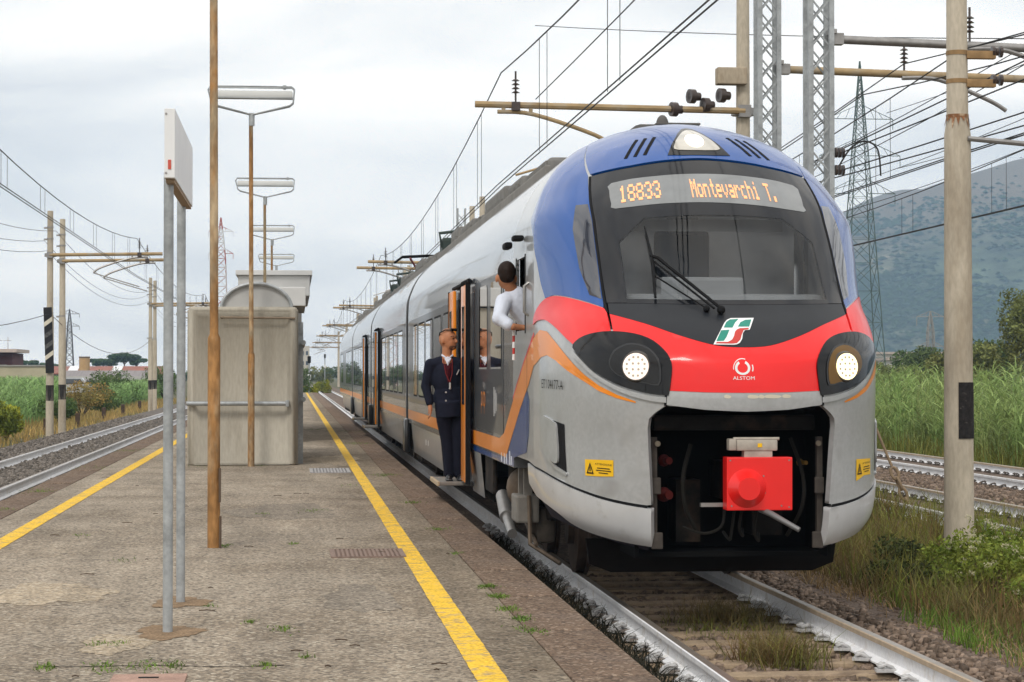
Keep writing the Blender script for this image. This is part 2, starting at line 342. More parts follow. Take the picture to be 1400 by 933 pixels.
# rails: one continuous profile each, painted white on the web, worn on top
def rail(x, z0, y0, y1, parent, right=False):
    prof = [(-.075, -.172), (-.075, -.16), (-.012, -.135), (-.010, -.05), (-.036, -.038), (-.036, -.006), (-.028, 0), (.028, 0), (.036, -.006), (.036, -.038), (.010, -.05), (.012, -.135), (.075, -.16), (.075, -.172)]
    n = len(prof); V = [(x + px, y, z0 + pz) for y in (y0, y1) for px, pz in prof]; me = bpy.data.meshes.new('rail')
    F = [(k, k + 1, n + k + 1, n + k) for k in range(n - 1)]; me.from_pydata(V, [], F); me.update()
    for m in (RAILW, RAILTOP, RAILTAN): me.materials.append(m)
    for k, p in enumerate(me.polygons): p.material_index = 1 if k == 6 else 2 if k in ((4, 5) if right else (7, 8)) else 0
    return link('rail', me, None, parent)
clip_me = MB()
clip_me.tube([(-.05, -.03, .005), (-.05, .03, .03), (.0, .045, .052), (.045, .03, .035), (.05, -.02, .045), (0, -.045, .05), (-.03, -.02, .03)], .013, 6).box((0, 0, .01), (.14, .11, .025)).ball((.03, .0, .05), (.024, .024, .02), 8, 5)
clip_me = clip_me.mesh('rail_clip'); clip_me.materials.append(mat('clip_white', (.50, .50, .50), .6, .1, var=.25, vs=12, col2=(.20, .17, .15), c2lo=.52, c2hi=.62, c2s=9))
clip_dk = clip_me.copy(); clip_dk.materials.clear(); clip_dk.materials.append(mat('clip_dark', (.10, .085, .075), .7, .2, var=.2, vs=10))
sl_me = MB().box((0, 0, -.1), (2.3, .26, .2), bev=.03).mesh('sleeper'); sl_me.materials.append(SLEEP)
def track(ax, y0, y1, z=0., white=False, clips=(), sleepers=(), clipm=clip_me, raise_=0.):
    t = root('railway_track', (ax, y0, z), None, None, kind='structure')
    rail(ax - .7525, z, y0, y1, t, white); rail(ax + .7525, z + raise_, y0, y1, t, True)
    for (off, ya, yb) in clips:
        y = ya
        while y < yb:
            o = link('rail_clip', clipm, None, t); o.location = (ax + off, y + rng.uniform(-.02, .02), z - .165 + (raise_ if off > 0 else 0)); o.rotation_euler.z = rng.uniform(-.5, .5) + (math.pi if off > 0 else 0); o.scale = (rng.uniform(.85, 1.1),) * 3
            o.matrix_parent_inverse = Matrix.Translation((-ax, -y0, -z)); y += .6
    for (ya, yb) in sleepers:
        y = ya
        while y < yb:
            o = link('sleeper', sl_me, None, t); o.location = (ax + rng.uniform(-.02, .02), y, z - .178 + rng.uniform(-.006, .004)); o.rotation_euler.z = rng.uniform(-.012, .012); y += .6
    return t
track(AX, 3, 420, clips=((-.87, 10.9, 30), (-.635, 10.9, 17), (.63, 12, 20), (.87, 12, 20)), sleepers=((9.7, 24),))
track(LX, 10, 420, white=True)
track(TB, 8, 420, clips=((.64, 28, 44), (.88, 28, 40)), clipm=clip_dk)
track(TC, 10, 420, clips=((-.88, 34, 58), (.63, 36, 62)), clipm=clip_dk, raise_=.03)

# loose ballast stones, far past counting
def stones(name, n, xf, yf, zf, smin, smax, m):
    base = np.array([(i, j, k) for i in (-1, 1) for j in (-1, 1) for k in (-1, 1)], float)
    fc = np.array([(0, 1, 3, 2), (4, 6, 7, 5), (0, 4, 5, 1), (2, 3, 7, 6), (0, 2, 6, 4), (1, 5, 7, 3)])
    P = np.repeat(base[None], n, 0) * rng.uniform(.45, 1., (n, 8, 3)); P *= (rng.uniform(smin, smax, (n, 1, 1)) / 2) * rng.uniform(.6, 1.2, (n, 1, 3))
    a = rng.uniform(0, 6.28, n); bb = rng.uniform(-.8, .8, n)
    c, s_ = np.cos(bb), np.sin(bb); y = P[..., 1] * c[:, None] - P[..., 2] * s_[:, None]; z = P[..., 1] * s_[:, None] + P[..., 2] * c[:, None]; P[..., 1], P[..., 2] = y, z
    c, s_ = np.cos(a), np.sin(a); x = P[..., 0] * c[:, None] - P[..., 1] * s_[:, None]; y = P[..., 0] * s_[:, None] + P[..., 1] * c[:, None]; P[..., 0], P[..., 1] = x, y
    X = xf(n); Y = yf(n); P += np.stack([X, Y, zf(X, Y)], -1)[:, None]
    F = (fc[None] + (np.arange(n) * 8)[:, None, None]).reshape(-1, 4)
    return tag(link(name, mesh_np(name, P.reshape(-1, 3), F), m), kind='stuff')
def stone_mat(name, c1, c2):
    m = mat(name, c1, .95, 0, var=.25, vs=30, col2=c2, c2lo=.45, c2hi=.6, c2s=14)
    # every loose stone its own tone
    t = m.node_tree; bs = t.nodes['Principled BSDF']; old = bs.inputs['Base Color'].links[0].from_socket
    ge = t.nodes.new('ShaderNodeNewGeometry'); mr = t.nodes.new('ShaderNodeMapRange'); mr.inputs[3].default_value = .55; mr.inputs[4].default_value = 1.55
    t.links.new(ge.outputs['Random Per Island'], mr.inputs[0]); mu = t.nodes.new('ShaderNodeMix'); mu.data_type = 'RGBA'; mu.blend_type = 'MULTIPLY'; mu.inputs[0].default_value = 1
    t.links.new(old, mu.inputs[6]); t.links.new(mr.outputs[0], mu.inputs[7]); t.links.new(mu.outputs[2], bs.inputs['Base Color']); return m
ST_B = stone_mat('stone_brown', (.20, .15, .115), (.12, .085, .062)); ST_G = stone_mat('stone_grey', (.17, .15, .132), (.10, .085, .07))
U = rng.uniform
tag(stones('ballast_stones', 15000, lambda n: np.where(U(0, 1, n) < .42, U(2.75, 4.2, n), U(4.28, 6.6, n)), lambda n: 10.3 + 14 * U(0, 1, n) ** 1.2,
    lambda x, y: np.where(x < 4.25, -.215, np.where(x > 5, -.235 - (x - 5) * .11, -.205)) - U(0, .02, len(x)), .035, .085, ST_B), 'loose brown ballast stones between and beside the rails')
tag(stones('ballast_stones', 2600, lambda n: U(1.86, 2.6, n), lambda n: 10.3 + 16 * U(0, 1, n), lambda x, y: -.225 - U(0, .02, len(x)), .03, .075, ST_B), 'dark ballast stones in the gap below the platform kerb')
tag(stones('ballast_stones', 22000, lambda n: np.select([U(0, 1, n) < .5, U(0, 1, n) < .3], [U(LX - .7, LX + .7, n), U(-4.7, -3.6, n)], U(-8.3, LX - .85, n)), lambda n: 34 + 75 * U(0, 1, n) ** 1.3,
    lambda x, y: -.175 - np.maximum(-8 - x, 0) * .25 - U(0, .02, len(x)), .05, .11, ST_G), 'grey ballast stones of the track left of the platform')
tag(stones('ballast_stones', 9000, lambda n: U(TB + .85, TC - .85, n), lambda n: 30 + 35 * U(0, 1, n), lambda x, y: -.175 - U(0, .02, len(x)), .05, .10, ST_B), 'brown ballast stones between the two right hand tracks')
# ================================================================== TRAIN
Y0 = 16.62                                          # tip of the nose
ROWS = np.array([
 [0.00, .36, .42, 1.28, .66, 2.2, 2.7, 2.7], [0.10, .20, .56, 1.37, .82, 2.2, 2.7, 2.7], [0.25, .12, .86, 1.405, 1.08, 2.2, 2.6, 2.6],
 [0.50, .06, 1.30, 1.41, 1.45, 2.2, 2.5, 2.5], [0.75, .00, 1.72, 1.41, 1.80, 2.2, 2.5, 2.5], [0.95, .03, 1.98, 1.41, 2.05, 2.2, 2.6, 2.5],
 [1.10, .26, 2.22, 1.41, 2.30, 2.2, 3.0, 2.0], [1.25, .62, 2.46, 1.41, 2.50, 2.2, 4.0, 1.35], [1.60, 1.08, 2.95, 1.41, 2.86, 2.22, 4.0, 1.3],
 [1.90, 1.48, 3.36, 1.40, 3.16, 2.3, 4.0, 1.3], [2.20, 1.95, 3.74, 1.31, 3.46, 2.6, 4.0, 1.4], [2.35, 2.32, 3.96, 1.17, 3.70, 2.85, 3.2, 1.6],
 [2.50, 2.80, 4.12, .92, 3.93, 3.15, 2.6, 2.0], [2.65, 3.20, 4.18, .45, 4.11, 3.4, 2.2, 2.2], [2.70, 3.35, 4.19, .02, 4.18, 3.5, 2.2, 2.2]])
def pchip(x, xs, ys):
    h = np.diff(xs); dl = np.diff(ys) / h; m = np.zeros_like(ys)
    for i in range(1, len(xs) - 1):
        if dl[i - 1] * dl[i] > 0:
            w1 = 2 * h[i] + h[i - 1]; w2 = h[i] + 2 * h[i - 1]; m[i] = (w1 + w2) / (w1 / dl[i - 1] + w2 / dl[i])
    m[0] = dl[0]; m[-1] = dl[-1]; i = np.clip(np.searchsorted(xs, x) - 1, 0, len(xs) - 2); t = (x - xs[i]) / h[i]
    return ys[i] * (2 * t ** 3 - 3 * t * t + 1) + h[i] * m[i] * (t ** 3 - 2 * t * t + t) + ys[i + 1] * (-2 * t ** 3 + 3 * t * t) + h[i] * m[i + 1] * (t ** 3 - t * t)
def S(c, v):
    """nose surface: c runs round the nose (-2 left side .. 0 front .. 2 right side), v from the bumper over the screen to the roof"""
    c = np.asarray(c, float); v = np.clip(np.asarray(v, float), 0, 2.7)
    s, zc, w, zs, D, n, m = [pchip(v, ROWS[:, 0], ROWS[:, k]) for k in range(1, 8)]
    sn = np.sin(np.minimum(np.abs(c), 1) * math.pi / 2); cs = np.clip(1 - sn ** n, 0, 1) ** (1 / m)
    return np.stack([AX + w * sn * np.sign(c), Y0 + s + (D - s) * (1 - cs) + np.maximum(np.abs(c) - 1, 0) * (4. - D), zc + (zs - zc) * sn ** 2], -1)
_vv = np.linspace(0, 2.0, 200); _zs = pchip(_vv, ROWS[:, 0], ROWS[:, 4]); _ws = pchip(_vv, ROWS[:, 0], ROWS[:, 3])
def SIDE(d, z): return np.stack([AX - np.interp(z, _zs, _ws), Y0 + d, z], -1)       # platform side of the cars

train = root('passenger_train', (AX, Y0, 0), 'blue red and silver electric train standing with open doors at the platform', 'train')
def npatch(name, poly, m, off=.004, thick=.02, su=.04, sv=.05, par=None, label=None): return patch(name, poly, S, m, par or train, off, thick, su, sv, label=label)
def both(name, poly, m, **k):
    a = npatch(name, poly, m, **k); b_ = npatch(name, mir(poly), m, **k); return a, b_
def rect(c0, c1, v0, v1, n=24): 
    return [(c0, v0)] + [(c0 + (c1 - c0) * i / n, v0) for i in range(1, n)] + [(c1, v0), (c1, v1)] + [(c1 - (c1 - c0) * i / n, v1) for i in range(1, n)] + [(c0, v1)]

OPEN = [(-.290, .698), (-.325, .663), (-.348, .631), (-.352, .587), (-.343, .410), (-.335, .235)]
LOWE = crv([(-1.25, .287), (-.95, .268), (-.82, .252), (-.718, .238), (-.614, .229), (-.524, .225), (-.418, .227), (-.338, .231)], 4)
both('nose_shell', [(-2, .287)] + LOWE[:-1] + list(reversed(OPEN)) + [(-.282, .72), (-.282, 1.10), (-2, 1.10)], SILVER, off=0, thick=.05)
npatch('nose_shell', rect(-.281, .281, .70, 1.10), SILVER, off=0, thick=.03)
both('nose_shell', rect(-2, -1.83, 1.10, 2.46, 4), SILVER, off=0, thick=.03)
both('nose_shell', rect(-1.40, -.5, 1.10, 2.46, 8), SILVER, off=0, thick=.03)
both('nose_shell', rect(-1.83, -1.40, 1.70, 2.46, 4), SILVER, off=0, thick=.03)
npatch('roof_shell', rect(-2, 2, 2.46, 2.699), SILVER, off=0, thick=.03)
# bumper: proud lower lip, rising to the back
both('bumper', ([(c, v - .013) for c, v in LOWE[:-1]] + [(-.334, .218)] + crv([(-.338, .055), (-.431, .045), (-.549, .036), (-.650, .035), (-.74, .05), (-.82, .085), (-1.0, .12), (-1.25, .17)], 3))[::-1], BUMPER, off=.010, thick=.07, sv=.02)
both('bumper_joint', ([(c, v + .01) for c, v in LOWE[:-1]] + [(c, v - .02) for c, v in reversed(LOWE[:-1])]), RUBBER, off=-.006, thick=0, sv=.02)
both('under_skirt', rect(-1.0, -.37, .0, .10, 6), mat('dirty_skirt', (.03, .028, .04), .7, 0, var=.3, vs=8), off=-.03, thick=.02)
# front lip over the coupling bay
npatch('front_lip', [(-.283, .778), (-.283, .706), (-.15, .690), (0, .684), (.15, .690), (.283, .706), (.283, .778), (.14, .776), (0, .776), (-.14, .776)], SILVER, off=.012, thick=.09)
for cx, w_ in ((-.07, .012), (.02, .02), (.05, .01), (.09, .03), (.14, .016)):
    npatch('chipped_paint', crv([(cx - w_, .762), (cx - w_ * .3, .768), (cx + w_, .760), (cx + w_ * .6, .748), (cx - w_ * .8, .750)], 3, True), mat('chip_cream', (.62, .56, .44), .8), off=.0135, thick=0, su=.02, sv=.01)
both('lip_joint', [(-.292, .70), (-.283, .70), (-.2795, .785), (-.288, .785)], RUBBER, off=.014, thick=.03)
# red front, bonnet, cheeks
VEE = [(-.476, 1.182), (-.338, 1.135), (-.222, 1.083), (-.12, 1.045), (-.06, 1.033), (0, 1.031)]; VEE = crv(VEE, 3); VEEF = VEE + [(-c, v) for c, v in reversed(VEE[:-1])]
npatch('front_panel', VEEF + [(.474, 1.08), (.40, 1.06), (.27, .97), (.277, .781), (.14, .779), (0, .779), (-.14, .779), (-.277, .781), (-.27, .97), (-.40, 1.06), (-.474, 1.08)], RED, off=.006)
bon = npatch('bonnet', VEEF + [(.474, 1.243), (.3, 1.243), (.1, 1.243), (-.1, 1.243), (-.3, 1.243), (-.474, 1.243)], BONNET, off=.008)
CHEEK = crv([(-.90, 1.225), (-.818, 1.283), (-.744, 1.302), (-.667, 1.287), (-.572, 1.250), (-.494, 1.212)], 3) + [(-.487, 1.19), (-.484, 1.07), (-.56, 1.05), (-.645, 1.0)] + crv([(-.665, 1.012), (-.706, 1.043), (-.776, 1.106), (-.843, 1.144), (-.93, 1.14)], 3) + [(-1.0, 1.12), (-.985, 1.16)]
both('cheek_panel', CHEEK, RED, off=.011)
# blue flank and roof cap
FLANK = [(-1.169, 2.021), (-1.06, 1.9), (-.977, 1.794), (-.893, 1.594), (-.853, 1.413), (-.817, 1.292)] + crv([(-.744, 1.311), (-.667, 1.295), (-.572, 1.258), (-.497, 1.22)], 3) + [(-.487, 1.30), (-.485, 1.46), (-.488, 1.68), (-.490, 1.83), (-.502, 2.0), (-.52, 2.215), (-.62, 2.42), (-.70, 2.50), (-.78, 2.50), (-.90, 2.40), (-1.02, 2.25), (-1.13, 2.1)]
both('blue_flank', FLANK, BLUE, off=.005)
both('flank_strip', [(-.575, 1.99), (-.51, 1.97), (-.498, 1.83), (-.496, 1.5), (-.497, 1.27), (-.55, 1.30), (-.585, 1.5), (-.60, 1.8)], mat('dark_gloss', (.03, .035, .05), .06, 0, var=0, coat=1, coatr=.02), off=.0075, thick=0)  # dark glossy strip on each blue flank, beside the windscreen seam
TOPE = [(-.505, 2.215), (-.30, 2.203), (-.113, 2.207), (0, 2.21)]; TOPF = TOPE + [(-c, v) for c, v in reversed(TOPE[:-1])]
npatch('roof_cap', TOPF + [(.61, 2.42), (.69, 2.50), (.70, 2.58), (.4, 2.6), (0, 2.61), (-.4, 2.6), (-.70, 2.58), (-.69, 2.50), (-.61, 2.42)], BLUE, off=.010)
# windscreen: black surround with a clear pane in it, and a real cab behind
WSO = [(-.500, 2.200), (-.30, 2.188), (-.113, 2.192), (0, 2.195)]; WSO = WSO + [(-c, v) for c, v in reversed(WSO[:-1])]
CLR = [(-.392, 1.272), (-.388, 1.655), (-.272, 1.797), (.272, 1.797), (.388, 1.655), (.392, 1.272)]
ws = npatch('windscreen', [(-.478, 1.248), (-.481, 1.461), (-.482, 1.831)] + WSO + [(.482, 1.831), (.481, 1.461), (.478, 1.248), (.392, 1.248), (.392, 1.272)] + CLR[::-1][1:-1] + [(-.392, 1.272), (-.392, 1.248)], FRIT, off=.006, su=.04, sv=.05)
npatch('windscreen_seal', [(-.392, 1.246), (-.392, 1.272), (.392, 1.272), (.392, 1.246)], FRIT, off=.006)
npatch('windscreen_pane', CLR, glass('screen_glass', (.90, .93, .95)), off=.004, thick=0, su=.04, sv=.05, par=ws)
both('screen_seam', [(-.482, 1.19), (-.483, 1.461), (-.484, 1.831), (-.501, 2.20), (-.513, 2.20), (-.496, 1.831), (-.493, 1.461), (-.493, 1.19)], RUBBER, off=.009)
cab = MB(); cab.box((AX, Y0 + 2.55, 2.75), (1.9, .05, 1.5)); cab.build('cab_back_wall', mat('cab_grey', (.72, .73, .74), .8, 0), ws)
cab = MB(); cab.box((AX, Y0 + 1.62, 2.44), (1.8, .9, .25), bev=.06).box((AX - .1, Y0 + 1.45, 2.62), (.7, .25, .18), bev=.03); cab.build('cab_desk', mat('cab_desk', (.25, .255, .26), .7), ws)
cab = MB(); cab.box((AX - .12, Y0 + 2.2, 2.75), (.48, .14, .8), bev=.05).box((AX - .12, Y0 + 2.15, 3.2), (.28, .10, .2), bev=.04); cab.build('driver_seat', mat('cab_seat', (.05, .06, .08), .9), ws)
cab = MB(); cab.box((AX, Y0 + 1.66, 3.16), (1.3, .01, .10)); cab.build('sun_blind', mat('blind', (.5, .5, .5), .8), ws)
cab = MB(); cab.box((AX, Y0 + 2.1, 2.05), (2.2, 1.3, .04)).box((AX - 1.25, Y0 + 2.3, 2.6), (.03, .5, 1.0)).box((AX + 1.1, Y0 + 2.3, 2.6), (.03, .5, 1.0)); cab.build('cab_lining', mat('cab_lining', (.55, .56, .57), .8), ws)
# destination display
disp = npatch('destination_display', crv([(-.405, 2.04), (-.395, 2.098), (-.2, 2.094), (0, 2.092), (.2, 2.092), (.385, 2.088), (.40, 2.03), (.392, 1.92), (.385, 1.873), (.2, 1.874), (0, 1.880), (-.2, 1.884), (-.385, 1.888), (-.4, 1.93)], 2, True), mat('display_panel', (.20, .21, .215), .3, 0, var=.15, vs=4, coat=.5), off=.009, thick=.004)
G57 = {'1': '00100 01100 00100 00100 00100 00100 01110', '8': '01110 10001 10001 01110 10001 10001 01110', '3': '01110 10001 00001 00110 00001 10001 01110', 'M': '10001 11011 10101 10101 10001 10001 10001',
 'o': '00000 00000 01110 10001 10001 10001 01110', 'n': '00000 00000 11110 10001 10001 10001 10001', 't': '00100 00100 01110 00100 00100 00100 00011', 'e': '00000 00000 01110 10001 11111 10000 01110',
 'v': '00000 00000 10001 10001 10001 01010 00100', 'a': '00000 00000 01110 00001 01111 10001 01111', 'r': '00000 00000 10110 11001 10000 10000 10000', 'c': '00000 00000 01110 10000 10000 10000 01110',
 'h': '10000 10000 11110 10001 10001 10001 10001', 'i': '00100 00000 01100 00100 00100 00100 01110', 'T': '11111 00100 00100 00100 00100 00100 00100', '.': '00000 00000 00000 00000 00000 01100 01100', ' ': '00000 ' * 7}
LEDM = mat('led_orange', (1., .40, .18), .5, emit=.68, var=0)
def led_text(s, x0, x1, ytop, ybot):
    cols = len(s) * 6 - 1; dx = (x1 - x0) / cols; dv = (ytop - ybot) / 7
    for i, ch in enumerate(s):                          # each character its own lit piece
        V = []; F = []
        for r_, row in enumerate(G57[ch].split()):
            for k, bit in enumerate(row):
                if bit == '1':
                    x = x0 + (i * 6 + k) * dx; v = ytop - r_ * dv; n = len(V); V += [(x - dx * .04, v + dv * .04), (x + dx * 1.04, v + dv * .04), (x + dx * 1.04, v - dv * 1.02), (x - dx * .04, v - dv * 1.02)]; F.append((n, n + 1, n + 2, n + 3))
        if not F: continue
        V = np.array(V); cc = np.arcsin(np.clip(V[:, 0] / 1.36, -1, 1)) / (math.pi / 2); P = S(cc, V[:, 1]); P = P + np.array([0, -.78, .62]) * .013
        me = bpy.data.meshes.new('led_character'); me.from_pydata([tuple(p) for p in P], [], F); me.update()
        bm = bmesh.new(); bm.from_mesh(me); bmesh.ops.remove_doubles(bm, verts=bm.verts, dist=.004); bm.to_mesh(me); bm.free(); link('led_character', me, LEDM, disp)
led_text('18833', -.735, -.40, 2.055, 1.925); led_text('Montevarchi T.', -.145, .575, 2.05, 1.915)
# roof headlamp
both_l = [(-.135, 2.235), (-.11, 2.30), (-.065, 2.39), (-.03, 2.44), (0, 2.45)]; LAMP = both_l + [(-c, v) for c, v in reversed(both_l[:-1])] + [(.07, 2.228), (-.07, 2.228)]
hl = npatch('roof_headlamp', LAMP, BLACKG, off=.014, su=.02, sv=.02)
lens = [(-.085, 2.262), (-.095, 2.30), (-.06, 2.37), (-.02, 2.415), (.02, 2.415), (.06, 2.37), (.095, 2.30), (.085, 2.262)]
npatch('lamp_lens', crv(lens, 3, True), mat('lamp_lens', (.55, .52, .45), .15, .4, coat=1), off=.019, thick=.004, su=.02, sv=.02, par=hl)
q = [(.042 * math.cos(t), 2.325 + .048 * math.sin(t)) for t in np.linspace(0, 2 * math.pi, 20)[:-1]]
npatch('lamp_bulb', q, mat('lamp_warm', (1., .90, .72), .5, emit=2.6, var=0), off=.024, thick=.004, su=.02, sv=.02, par=hl)
# roof vents
for k in range(3):
    c0 = -.335 + k * .045; c1 = -.285 + k * .046
    both('roof_vent', [(c0, 2.256), (c0 + .016, 2.252), (c1 + .018, 2.376), (c1 + .002, 2.380)], RUBBER, off=.0125, thick=.004, su=.02, sv=.03)
# headlights
HLP = [(-.672, 1.0), (-.650, 1.031), (-.604, 1.057), (-.548, 1.075), (-.484, 1.085), (-.417, 1.083), (-.363, 1.071), (-.320, 1.047), (-.287, 1.008), (-.268, .969), (-.262, .925), (-.267, .844), (-.274, .762), (-.284, .754), (-.338, .758), (-.415, .778), (-.485, .812), (-.566, .877), (-.630, .952)]
HLN = [(-.498, .949), (-.478, .992), (-.442, 1.018), (-.400, 1.030), (-.354, 1.019), (-.323, .991), (-.303, .946), (-.300, .874), (-.308, .809), (-.353, .818), (-.415, .832), (-.468, .866), (-.494, .908)]
LEDS = [mat('led_dim', (1., .88, .80), .5, emit=.30, var=0), mat('led_warm', (1., .84, .50), .5, emit=1.35, var=0)]
for sg, em in ((1, LEDS[0]), (-1, LEDS[1])):
    f = (lambda p: p) if sg == 1 else mir
    h = npatch('headlight', f(crv(HLP, 2, True)), BLACKG, off=.020, thick=.04, su=.03, sv=.03)
    h['label'] = 'dimmer white headlight in black housing' if sg == 1 else 'brighter warm headlight in black housing'
    rim = f(crv(HLN, 2, True)); npatch('lens_rim', rim, mat('rim_grey', (.022, .023, .025), .2, 0, spec=.4), off=.028, thick=.008, su=.03, sv=.03, par=h)
    npatch('lens_bowl', [(-.398 * sg + (c + .398 * sg) * .93, .920 + (v - .92) * .92) for c, v in rim], mat('bowl_black', (.006, .006, .0065), .2, 0, spec=.4) if sg == 1 else mat('bowl_warm_lit', (.16, .085, .02), .3, .5), off=.031, thick=.004, su=.03, sv=.03, par=h)  # the brighter lamp's warm glow is put into its bowl colour
    cx = -.391 * sg; p = S(cx, .920); nrm = Vector((-.42 * sg, -.9, .05)).normalized()
    o_ = Vector(p) + nrm * .030; z_ = nrm; x_ = Vector((0, 0, 1)).cross(z_).normalized(); y_ = z_.cross(x_)
    def at(a, r_, dz): return o_ + x_ * (r_ * math.cos(a)) + y_ * (r_ * math.sin(a)) + z_ * dz
    m_ = MB(); m_.disc(o_, z_, .124, .02, 32, .114); m_.build('lamp_bezel', mat('bezel', (.09, .08, .07), .3, .6), h, True)
    m_ = MB(); m_.disc(o_ + z_ * .02, z_, .104, .008, 32); m_.build('led_disc', em, h)
    for r_, k in ((.074, 12), (.032, 4)):
        for j in range(k): m_ = MB(); m_.disc(at(2 * math.pi * (j + .5) / k, r_, .028), z_, .0095, .002, 10); m_.build('led_cell', mat('led_cell', (.50, .44, .36), .3, .1), h)
    # proud lower edge moulding
    mo = [(-.672, .985), (-.630, .940), (-.566, .866), (-.485, .802), (-.415, .768), (-.338, .748), (-.284, .744)]
    npatch('headlight_trim', f(crv(mo, 3) + [(c, v - .028) for c, v in reversed(crv(mo, 3))]), SILVER, off=.016, thick=.03, su=.03, sv=.03)
# livery
OR1 = [(-2, .64), (-1.7, .80), (-1.431, .920), (-1.2, 1.0), (-.993, 1.053), (-.91, 1.087), (-.842, 1.078), (-.768, 1.010), (-.701, .940), (-.618, .847), (-.55, .785), (-.477, .742), (-.399, .712)]
OR2 = [(-.399, .704), (-.477, .722), (-.552, .753), (-.618, .802), (-.718, .872), (-.793, .932), (-.861, .960), (-.917, .949), (-.981, .907), (-1.233, .756), (-1.637, .594), (-2, .43)]
both('orange_stripe', OR1 + OR2, ORANGE, off=.003, thick=0)
both('red_pinstripe', [(-2, .665), (-1.431, .942), (-1.0, 1.08), (-.99, 1.058), (-1.431, .924), (-2, .645)], RED, off=.003, thick=0)
both('blue_wedge', [(-2, .425), (-1.637, .588), (-1.3, .72), (-1.2, .66), (-1.22, .45), (-1.35, .33), (-2, .27)], BLUE, off=.003, thick=0)
both('nose_seam', [(-1.30, .30), (-1.293, .30), (-1.293, 1.0), (-1.30, 1.0)], RUBBER, off=.0055, thick=0, su=.5)
both('nose_seam', [(-1.30, 1.20), (-1.293, 1.20), (-1.293, 1.95), (-1.30, 1.95)], RUBBER, off=.0055, thick=0, su=.5)
# number, marks and stickers on the nose
def on_nose(c0, v0, off, kx, kv): return lambda x, y: S(c0 + x * kx, v0 + y * kv) + np.array([-.35, -.6, 0]) * off * 1.5
text_on('running_number', 'ET 104177-A', lambda x, y: S(-.822 + x, .768 + y * 1.9) + np.array([-.010, -.005, 0]), INK, train, .045, .70)
def quad_map(c0, c1, v0, v1): return lambda x, y: S(c0 + (c1 - c0) * x, v0 + (v1 - v0) * y)
for sg in (-1, 1):
    c0, c1 = (-.614, -.484) if sg < 0 else (.484, .614)
    st = npatch('warning_sticker', [(c0, .303), ((c0 + c1) / 2, .315 if sg < 0 else .315), (c1, .33 if sg < 0 else .303), (c1, .41 if sg < 0 else .385), ((c0 + c1) / 2, .398), (c0, .385 if sg < 0 else .41)], STICK, off=.004, thick=0, su=.02, sv=.02)
    def onst(x, y, off=.010): 
        P = S(c0 + (c1 - c0) * x, .318 + .072 * y + (.012 if sg < 0 else -.012) * (x - .5) * 2 * .7); Nn = np.array([.42 * sg, -.9, 0]); return P + Nn * off
    tri = np.array([(.05, .08), (.32, .08), (.185, .88), (.10, .18), (.27, .18), (.185, .68)]); me = bpy.data.meshes.new('warning_triangle'); me.from_pydata([tuple(p) for p in onst(tri[:, 0], tri[:, 1])], [], [(0, 1, 4, 3), (1, 2, 5, 4), (2, 0, 3, 5)]); link('warning_triangle', me, INK, st)
    me = bpy.data.meshes.new('warning_bolt'); bo = np.array([(.165, .25), (.205, .25), (.195, .58), (.175, .58)]); me.from_pydata([tuple(p) for p in onst(bo[:, 0], bo[:, 1])], [], [(0, 1, 2, 3)]); link('warning_bolt', me, INK, st)
    text_on('sticker_text', 'ATTENZIONE', lambda x, y: onst(.66 + x, .80 + y * 1.8), INK, st, .095, 1.)
    for k, wd in ((0, .22), (1, .26), (2, .16)):
        ln = np.array([(.66 - wd, .50 - k * .16), (.66 + wd, .50 - k * .16), (.66 + wd, .56 - k * .16), (.66 - wd, .56 - k * .16)]); me = bpy.data.meshes.new('sticker_line'); me.from_pydata([tuple(p) for p in onst(ln[:, 0], ln[:, 1])], [], [(0, 1, 2, 3)]); link('sticker_line', me, INK, st)
# flap in the flank
both('side_flap_recess', [(-.912, .575), (-.73, .548), (-.718, .29), (-.78, .302), (-.85, .336), (-.893, .39)], RUBBER, off=.003, thick=0)
both('side_flap', crv([(-.908, .57), (-.80, .555), (-.775, .52), (-.765, .36), (-.785, .325), (-.85, .35), (-.888, .40)], 3, True), SILVER, off=.018, thick=.02)
both('flap_trim', [(-.905, .40), (-.86, .335), (-.79, .296), (-.715, .275), (-.715, .292), (-.78, .31), (-.848, .346), (-.893, .41)], SILVER, off=.014, thick=.02)
# emblem on the bonnet: white field, three green pieces, one red
def emb(p): return [((x - 370) / 848 * .385 + 0.0, (y - 250) / 933) for x, y in p]
def emblem(pts, m, off, nm, par):
    k = .1179; out = []
    for x, y in pts:
        # logo units to metres on the bonnet: 1 px of the drawing = 0.00068 m
        u = (x - 370) * .000685 - (y - 251) * .00019 - .045; c = math.asin(max(-1, min(1, u / 1.41))) / (math.pi / 2); out.append((c, 1.107 - (y - 251) * .000426))
    return npatch(nm, out, m, off=off, thick=.003, su=.02, sv=.02, par=par)
em = emblem([(135, 405), (180, 305), (230, 200), (250, 160), (285, 120), (330, 100), (600, 97), (545, 235), (490, 240), (468, 270), (460, 340), (435, 383), (400, 401), (370, 405)], WHITEINK, .0125, 'railway_emblem', train)
for nm, pts, m_ in (('emblem_piece', [(245, 212), (275, 150), (320, 118), (420, 112), (380, 150), (345, 212)], GREENINK), ('emblem_piece', [(410, 200), (440, 150), (500, 122), (570, 118), (540, 200)], GREENINK),
    ('emblem_piece', [(165, 370), (215, 245), (310, 238), (280, 320), (250, 365)], GREENINK), ('emblem_piece', [(160, 395), (172, 380), (300, 376), (345, 350), (365, 310), (375, 260), (395, 235), (430, 220), (535, 215), (530, 232), (475, 240), (455, 290), (440, 350), (400, 390), (340, 396)], REDINK)):
    emblem(pts, m_, .0145, nm, em)
